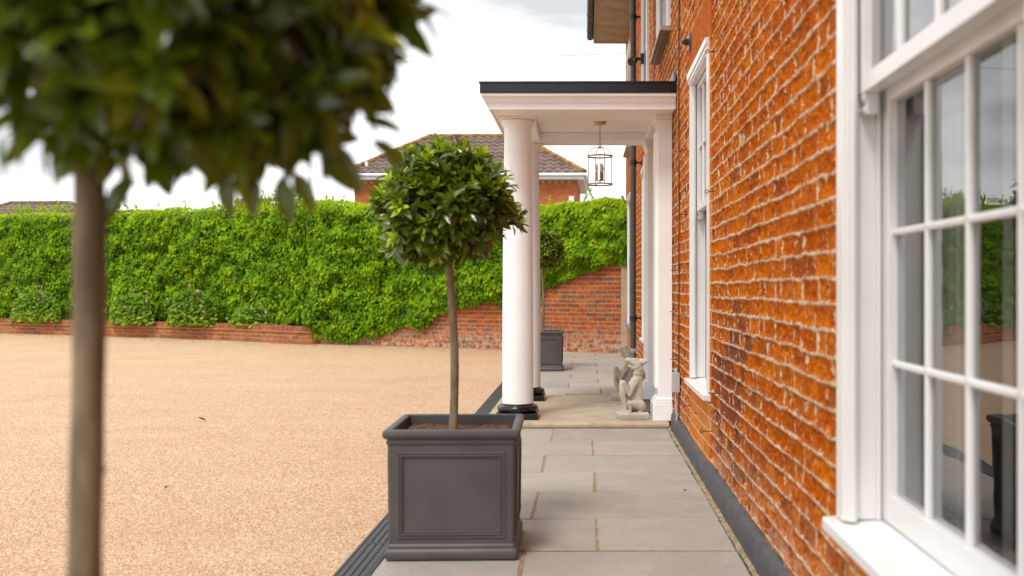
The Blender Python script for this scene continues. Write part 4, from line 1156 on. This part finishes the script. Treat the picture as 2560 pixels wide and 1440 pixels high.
s, X, Yv, TX, TY, g = hedge_pts(N, 21, sm=SM)
# denser towards the camera end
zt2 = ztop(X) + .05 * (fbm(s * 2.5, s * 0, 2, 7) - .5) * 2; zl2 = zlow(X) + .16 * (fbm(s * 2.2, s * 0, 3, 77) - .5) * 2
q_ = g.uniform(0, 1, N); top = g.random(N) < .12
Z = np.where(top, zt2 - g.uniform(0, .10, N) ** 1.2, zl2 + (zt2 - zl2) * q_)
nx = TY.copy(); ny = -TX.copy(); sg = np.where(ny > 0, -1, 1); nx *= sg; ny *= sg
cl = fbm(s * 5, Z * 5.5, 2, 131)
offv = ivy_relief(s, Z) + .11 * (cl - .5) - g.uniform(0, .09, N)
rnd_top = np.clip((Z - (zt2 - .22)) / .22, 0, 1); offv = offv - .20 * rnd_top ** 2
rnd_bot = np.clip(((zl2 + .25) - Z) / .25, 0, 1); offv = offv - (offv - .03) * rnd_bot * .75
offv = np.where(top, offv - g.uniform(0, .6, N), offv)
pos = np.stack([X + nx * offv, Yv + ny * offv, Z], 1)
nrm = np.stack([nx, ny, np.full(N, .35)], 1) + g.normal(0, .42, (N, 3)); nrm[top, 2] += 1.2
dirv = np.stack([g.normal(0, .55, N), g.normal(0, .3, N), np.full(N, -1.0)], 1) + np.stack([nx, ny, np.zeros(N)], 1) * .35
dirv[top] = np.stack([g.normal(0, .6, top.sum()), g.normal(0, .6, top.sum()), g.uniform(.0, 1.0, top.sum())], 1)
patch = fbm(s * .45, Z * .6, 2, 151)
size = np.where(X > -1.2, .085, .066) * g.uniform(.7, 1.25, N) * (1 - .35 * rnd_top) * np.where(patch > .56, .78, 1)
ivt = np.array([(0, 0, 0), (-.42, .18, .10), (-.36, .55, .08), (0, 1.0, -.12), (.36, .55, .08), (.42, .18, .10), (0, .5, 0)])
ivf = np.array([(0, 6, 2, 1), (6, 3, 3, 2), (0, 5, 4, 6), (6, 4, 3, 3)])
# quads only (degenerate corners split into midpoints)
ivt = np.array([(0, 0, 0), (-.44, .15, .10), (-.36, .58, .08), (0, .5, 0), (0, 1.0, -.12), (.36, .58, .08), (.44, .15, .10)])
ivf = np.array([(0, 3, 2, 1), (3, 4, 2, 3), (0, 6, 5, 3)])
ivf = np.array([(0, 3, 1), (3, 2, 1), (3, 4, 2), (0, 6, 3), (6, 5, 3), (3, 5, 4)])
W, Fa, k = scatter((ivt, ivf), pos, dirv, nrm, size)
tint = np.clip(.15 + .70 * g.uniform(0, 1, N) + 1.0 * (cl - .5) + .25 * (patch - .5), 0, 1)  # recessed leaves get a darker tint, shade put into the colour
fresh_lit = np.clip(.10 * g.random(N) + .60 * rnd_top * g.uniform(.5, 1, N) + .5 * (g.random(N) < .10 + .12 * (cl > .55)) * g.uniform(.3, .8, N), 0, 1); fresh_lit[top] = g.uniform(.5, 1, top.sum()); fresh_lit = np.clip(fresh_lit + .9 * np.clip(cl - .56, 0, .4) * g.uniform(0, 1.5, N), 0, 1)  # new growth, plus protruding leaves lightened as a painted highlight
o = np_mesh('leaves', W - IL, Fa, M['ivy'], ivy, smooth=True, attrs={'tint': np.repeat(tint, k), 'fresh': np.repeat(fresh_lit, k)})
o['kind'] = 'stuff'
# sprigs standing up out of the top
mb = MB(); pos = []; dv2 = []; nn = []; sz = []
g2 = random.Random(8)
for i in range(150):
    px = g2.choice([g2.uniform(0, 1560), g2.uniform(560, 760), g2.uniform(40, 330)]); kx = (px - 1463) / F
    sY = 17.325 / (1 + .5 * kx) + (.9 if px < 720 else 0); X_ = kx * sY
    h = g2.choice([.08, .14, .24, .1]) * g2.uniform(.6, 1.2); zb3 = float(ztop(X_)) - .05
    tipx = X_ + g2.uniform(-.08, .08)
    mb.tube([(X_ - IL[0], sY - .05 - IL[1], zb3), ((X_ + tipx) / 2 + .01 - IL[0], sY - .05 - IL[1], zb3 + .05 + h * .5), (tipx - IL[0], sY - .05 - IL[1], zb3 + .05 + h)], .003, 4)
    for j in range(8):
        t = j / 8; pos.append((X_ + (tipx - X_) * t, sY - .05, zb3 + .05 + h * t)); dv2.append((g2.uniform(-1, 1), g2.uniform(-.6, .3), g2.uniform(.1, .7))); nn.append((g2.uniform(-.5, .5), -.8, .6)); sz.append(g2.uniform(.03, .055))
mb.build('sprigs', M['core'], ivy)['kind'] = 'stuff'
W, Fa, k = scatter((ivt, ivf), np.array(pos), np.array(dv2), np.array(nn), np.array(sz))
np_mesh('sprig_leaves', W - IL, Fa, M['ivy'], ivy, attrs={'tint': np.full(len(W), .7), 'fresh': np.full(len(W), .55)})

# raised bed wall
def curve_bed():
    pts = [(-24, 29.35)]
    for px, py in ((0, 833.5), (200, 839), (400, 845), (560, 851), (680, 857)):
        Y = 1.108 * F / (py - 718); pts.append(((px - 1463) / F * Y, Y))
    c0 = pts[-1]
    pts += [(-5.55, 19.86), (-5.30, 19.86), (-5.12, 19.95), (-5.05, 20.1)]
    return pts
BED = curve_bed()
bed = empty('raised_bed_wall', (BED[5][0], BED[5][1], 0)); tag(bed, 'low curved brick retaining wall with upright coping bricks below the ivy hedge', 'wall'); BL = np.array([BED[5][0], BED[5][1], 0])
def strip_wall(name, pts, z0, z1, offn, mat, parent, loc, zo=0, topw=.2):
    P_ = [Vector(p) for p in pts]; cumL = 0; vs = []; uv = []; fs = []
    for i, p in enumerate(P_):
        t = (P_[min(i + 1, len(P_) - 1)] - P_[max(0, i - 1)]).normalized(); n_ = Vector((t.y, -t.x)); 
        if n_.y > 0: n_ = -n_
        a = p + n_ * offn; b = p - n_ * topw
        if i: cumL += (P_[i] - P_[i - 1]).length
        vs += [(a.x, a.y, z0), (a.x, a.y, z1), (b.x, b.y, z1), (b.x, b.y, z0)]; uv += [(cumL, z0 + zo), (cumL, z1 + zo), (cumL, z1 + zo + .18), (cumL, z1 + zo + .2)]
    for i in range(len(P_) - 1):
        for j in range(3): a = i * 4 + j; fs.append((a, a + 1, a + 5, a + 4))
        
    return np_mesh(name, np.array(vs) - loc, np.array(fs), mat, parent, uv=np.array(uv))
strip_wall('brickwork', BED, 0, .222, 0, M['brick_bed'], bed, BL)
strip_wall('creasing_tile', BED, .2225, .238, .022, M['brick_new'], bed, BL, topw=.18)
strip_wall('coping', BED, .2385, .345, .006, M['brick_soldier'], bed, BL, zo=-.20, topw=.19)
# bed soil
pts = [(x, y + .15) for x, y in BED[:8]] + [(-5.4, 20.6), (-6.3, 21.2), (-24, 30.4)]
o = sheet('bed_soil', pts, .29, M['earth'])

# geraniums
def geranium(px0, px1, pytop, seed, label):
    pc = (px0 + px1) / 2; k_ = (pc - 1463) / F; Yc_ = 17.55 / (1 + .5 * k_) + .05; Xc_ = k_ * Yc_
    Wd = (px1 - px0) / F * Yc_; ztp = 1.1 - (pytop - 718) / F * Yc_; H = ztp - .30
    e = empty('geranium_plant', (Xc_, Yc_, .29)); g = np.random.default_rng(seed); n = int(1500 * Wd * H / .6)
    a = g.uniform(0, 2 * np.pi, n); r = g.uniform(0, 1, n) ** .5; zz_ = g.uniform(0, 1, n)
    rr_ = r * (1 - zz_ ** 2 * .75) ** .5
    pos = np.stack([rr_ * np.cos(a) * Wd / 2, rr_ * np.sin(a) * .22, zz_ * H * (.85 + .2 * fbm(np.cos(a) * 3 + 5, r * 3, 2, seed))], 1)
    # follow the slanting bed
    pos[:, 1] += -pos[:, 0] * .5
    d = np.stack([g.normal(0, .8, n), g.normal(-.3, .5, n), g.normal(-.1, .4, n)], 1); nn = np.stack([g.normal(0, .4, n), -.6 + g.normal(0, .3, n), .9 + g.normal(0, .3, n)], 1)
    W, Fa, k = scatter((ivt * [1.2, 1, 1], ivf), pos, d, nn, g.uniform(.05, .09, n))
    np_mesh('foliage', W, Fa, M['geranium'], e, attrs={'tint': np.repeat(np.clip(g.uniform(0, 1, n), 0, 1), k), 'fresh': np.repeat(np.where(zz_ < .3, g.uniform(.2, .9, n), g.uniform(0, .3, n)), k)})
    nf = int(4 + 3 * Wd)
    for i in range(nf):
        x = g.uniform(-.5, .5) * Wd; z = H * g.uniform(.35, 1.25); y = -.20 - x * .5 + g.uniform(-.03, .05)
        mb = MB(); 
        for q in range(5):
            an = q * 72 + g.uniform(0, 20); c_, s_ = math.cos(R(an)), math.sin(R(an)); rr2 = .017
            mb.add([(x, y, z), (x + rr2 * math.cos(R(an - 28)), y - .006, z + rr2 * math.sin(R(an - 28))), (x + rr2 * 1.2 * c_, y - .002, z + rr2 * 1.2 * s_), (x + rr2 * math.cos(R(an + 28)), y - .006, z + rr2 * math.sin(R(an + 28)))], [(0, 1, 2, 3)])
        mb.tube([(x, y + .002, z), (x * .9, y + .12, z - .2)], .002, 4)
        mb.build('flower', M['petal'], e)
    tag(e, label, 'plant', 'pink geraniums in the raised bed'); return e
geranium(5, 172, 728, 1, 'pink flowering geranium clump left of the blurred tree trunk')
geranium(262, 395, 735, 2, 'pink flowering geranium clump just right of the blurred tree trunk')
geranium(405, 555, 722, 3, 'widest greyish green geranium clump with pale pink flowers, third along the bed')
geranium(562, 700, 768, 4, 'low geranium clump nearest the curved end of the raised bed')

# leaf litter
mb = MB(); g3 = random.Random(4)
for i in range(260):
    px = g3.uniform(0, 1250); k_ = (px - 1463) / F; Yb = 17.325 / (1 + .5 * k_) - .18 - abs(g3.gauss(0, .28)) - (.15 if px < 800 else 0); X_ = k_ * Yb; a = g3.uniform(0, 6.3); s_ = g3.uniform(.012, .03)
    ca, sa = math.cos(a) * s_, math.sin(a) * s_
    mb.add([(X_ - ca, Yb - sa, -.005), (X_ + sa * .5, Yb - ca * .5, .004), (X_ + ca, Yb + sa, .001), (X_ - sa * .5, Yb + ca * .5, .008)], [(0, 1, 2, 3)])
for i in range(60):
    X_ = g3.uniform(.636, .655); Yb = g3.uniform(2.2, 7.9); a = g3.uniform(0, 6.3); s_ = g3.uniform(.004, .011); ca, sa = math.cos(a) * s_, math.sin(a) * s_
    mb.add([(X_ - ca, Yb - sa, .010), (X_ + sa * .6, Yb - ca * .6, .016), (X_ + ca, Yb + sa, .012), (X_ - sa * .6, Yb + ca * .6, .020)], [(0, 1, 2, 3)])
o = mb.build('leaf_litter', M['fresh_leaf_litter']); tag(o, 'small yellow fallen leaves scattered along the foot of the garden wall', 'leaves', kind='stuff')
def fallen(px, py, s_, label, mat='dead_leaf'):
    Y = 1.1 * F / (py - 718); X = (px - 1463) / F * Y
    V, Fc = leaf_template(6, .3, .6, -.3)
    o = np_mesh('fallen_leaf', V * s_, Fc, M[mat], None, smooth=True); o.location = (X, Y, .002); o.rotation_euler = (.1, .15, g3.uniform(0, 6)); tag(o, label, 'leaf')
fallen(515, 1051, .07, 'single dark dry leaf lying alone on the open gravel')
fallen(1003, 1385, .03, 'tiny dark leaf on the gravel beside the planter')
fallen(1716, 1228, .03, 'small red brown leaf at the foot of the plinth')
fallen(410, 1222, .03, 'tiny dark fleck of leaf on the near gravel')
fallen(1672, 1051, .05, 'yellow brown curled leaf at the foot of the porch pilaster', 'fresh_leaf_litter')

# ------------------------------------------------------------------ FAR HOUSES
def tiled_plane(A, B, C, D, mat, parent, loc, tile=.30, rowh=.33):
    """roof plane: eave A->B, top C (above A side) .. D (above B side); pantile relief"""
    A, B, C, D = map(Vector, (A, B, C, D)); ex = (B - A).normalized(); nrm = (B - A).cross(C - A).normalized(); up = nrm.cross(ex).normalized()
    if up.z < 0: up = -up
    if nrm.z < 0: nrm = -nrm
    L = (B - A).length; H = (C - A).dot(up); c0 = (C - A).dot(ex); d0 = (D - A).dot(ex)
    us = np.arange(0, L + .03, .05); vs_ = []
    for r in range(int(H / rowh) + 1): vs_ += [r * rowh, r * rowh + .02, r * rowh + rowh * .5]
    vs_ = np.array([v for v in vs_ if v <= H] + [H]); UU, VV = np.meshgrid(us, vs_, indexing='ij')
    fr_ = np.mod(VV / rowh, 1); h = .028 * np.sin(2 * np.pi * UU / tile) + .045 * (1 - fr_) * (fr_ > .03) 
    pts = np.array(A)[None, None] + UU[..., None] * np.array(ex) + VV[..., None] * np.array(up) + h[..., None] * np.array(nrm)
    idx = np.arange(UU.size).reshape(UU.shape); f = np.stack([idx[:-1, :-1], idx[1:, :-1], idx[1:, 1:], idx[:-1, 1:]], -1).reshape(-1, 4)
    cu = (UU[:-1, :-1] + UU[1:, 1:]).ravel() / 2; cv = (VV[:-1, :-1] + VV[1:, 1:]).ravel() / 2
    ok = (cu > c0 * cv / H) & (cu < L + (d0 - L) * cv / H)
    return np_mesh('roof', pts.reshape(-1, 3) - np.array(loc), f[ok], mat, parent, smooth=False)
def hip_house(name, x0, x1, y0, y1, ze, zr, inset, label, rot=0, oh=.30, det=True, ridge='lichen'):
    cx_, cyy = (x0 + x1) / 2, (y0 + y1) / 2
    e = empty(name, (cx_, cyy, 0), rot); loc = np.array([cx_, cyy, 0])
    a0, a1, b0_, b1_ = x0 + oh, x1 - oh, y0 + oh, y1 - oh
    vs = []; uvs = []; fs = []; s0 = 0
    for (p, q) in (((a0, b0_), (a1, b0_)), ((a1, b0_), (a1, b1_)), ((a1, b1_), (a0, b1_)), ((a0, b1_), (a0, b0_))):
        L = math.hypot(q[0] - p[0], q[1] - p[1]); n0 = len(vs)
        vs += [(*p, 0), (*q, 0), (*q, ze - .2), (*p, ze - .2)]; uvs += [(s0, 0), (s0 + L, 0), (s0 + L, ze - .2), (s0, ze - .2)]; fs.append((n0, n0 + 1, n0 + 2, n0 + 3)); s0 += L
    np_mesh('wall', np.array(vs) - loc, np.array(fs), M['brick_far'], e, uv=np.array(uvs))
    ym = cyy
    if y1 - y0 > x1 - x0: r0, r1 = (cx_, y0 + inset, zr), (cx_, y1 - inset, zr)
    else: r0, r1 = (x0 + inset, ym, zr), (x1 - inset, ym, zr)
    c = [(x0, y0, ze), (x1, y0, ze), (x1, y1, ze), (x0, y1, ze)]
    if y1 - y0 > x1 - x0:
        pl = [(c[0], c[1], r0, r0), (c[1], c[2], r0, r1), (c[2], c[3], r1, r1), (c[3], c[0], r1, r0)]
        hips = [(c[0], r0), (c[1], r0), (c[2], r1), (c[3], r1)]
    else:
        pl = [(c[0], c[1], r0, r1), (c[1], c[2], r1, r1), (c[2], c[3], r1, r0), (c[3], c[0], r0, r0)]
        hips = [(c[0], r0), (c[3], r0), (c[1], r1), (c[2], r1)]
    for q in pl: tiled_plane(*q, M['rooftile'], e, loc)
    mb = MB()
    for a, b in hips + [(r0, r1)]:
        a = Vector(a); b = Vector(b); n = max(2, int((b - a).length / .4)); up = Vector((0, 0, .02))
        for i in range(n):
            p = a.lerp(b, i / n) + up; q = a.lerp(b, (i + 1.04) / n) + up; mb.tube([p, q], [.09, .075], 10)
    o = mb.build('ridge_tiles', M[ridge], e, smooth=True); o.location = -Vector(loc)
    mb = MB()
    zz0 = ze - .22
    mb.box(x0 + .03, x1 - .03, y0 + .03, y0 + .055, zz0, ze - .01); mb.box(x0 + .03, x1 - .03, y1 - .055, y1 - .03, zz0, ze - .01)
    mb.box(x0 + .03, x0 + .055, y0 + .056, y1 - .056, zz0, ze - .01); mb.box(x1 - .055, x1 - .03, y0 + .056, y1 - .056, zz0, ze - .01)
    mb.box(x0 + .056, x1 - .056, y0 + .056, y1 - .056, zz0 + .01, zz0 + .03)
    o = mb.build('fascia', M['white'], e); o.location = -Vector(loc)
    mb = MB()
    for (p, q) in (((x0 - .02, y0 - .03, ze - .07), (x1 + .02, y0 - .03, ze - .07)), ((x1 + .03, y0 - .02, ze - .07), (x1 + .03, y1, ze - .07)), ((x0 - .03, y0, ze - .07), (x0 - .03, y1, ze - .07))):
        mb.tube([p, q], .055, 8)
    o = mb.build('gutter', M['white'], e, smooth=True); o.location = -Vector(loc)
    if det:
        mb = MB()
        for i in range(int((a1 - a0) / .225)):       # dentil course
            x = a0 + .1 + i * .225; mb.box(x, x + .11, b0_ - .03, b0_ + .01, ze - .33, ze - .26)
        mb.box(a0 - .012, a1 + .012, b0_ - .035, b0_ + .01, ze - .259, ze - .205)
        o = mb.build('dentil_course', M['brick_new'], e); o.location = -Vector(loc)
    tag(e, label, 'house'); return e
Yh = 34.7
h1 = hip_house('brick_house', -8.15, .05, Yh, Yh + 5.6, 4.98, 6.62, 2.45, 'orange brick house with brown tiled hipped roof behind the ivy hedge', R(-1.2))
mb = MB(); mb.box(-4.0, -3.9, -2.9, -2.8, 5.0, 5.35); mb.tube([(-3.42, -2.35, 4.9), (-3.42, -2.35, 5.42)], .05, 10); mb.build('vent_pipe', M['white'], h1, smooth=True)
mb = MB(); a = at(1457, 500, Yh + .28); mb.box(3.55, 3.72, -2.56, -2.50, 1.5, 4.2); mb.build('window', M['white'], h1)
# low lean-to roof in front of it
tiled_plane((-8.0 + 4.05, -4.5, 3.2), (-3.0 + 4.05 - 3.5, -4.5, 3.2), (-7.6 + 4.05, -2.53, 4.15), (-3.0 + 4.05 - 3.5, -2.53, 4.15), M['rooftile'], h1, (4.05 * 1, 0, 0)).name = 'lean_to_roof'
h2 = hip_house('bungalow', -28.6, -20.6, 43.2, 49.2, 3.2, 4.90, 2.6, 'low house with brown hipped roof just showing above the hedge at the far left', R(-4), det=False, ridge='rooftile')

# overhead wire
mb = MB(); a = Vector((.69, 17.0, 1.1 + (718 - 133) / F * 17.0)); b = at(700, 156, 20.5) ; c = b + (b - a) * 3.2; pts = []
for i in range(61):
    t = i / 60; p = a.lerp(c, t); p.z -= .12 * math.sin(math.pi * t); pts.append(p)
mb.tube(pts, .0035, 5); o = mb.build('overhead_wire', M['cable']); tag(o, 'thin dark overhead wire crossing the pale sky from the house', 'wire')
po = empty('utility_pole', (c.x, c.y, 0)); tag(po, 'wooden utility pole carrying the thin overhead wire', 'pole')
mb = MB(); mb.tube([(0, 0, -.05), (0, 0, c.z + .3)], [.13, .09], 14); mb.build('post', M['bark'], po, smooth=True)
mb = MB(); mb.box(-.5, .5, -.05, .05, c.z + .02, c.z + .12); mb.build('crossarm', M['bark'], po)

scene.cycles.max_bounces = 8
scene.cycles.transparent_max_bounces = 12
scene.cycles.use_denoising = True
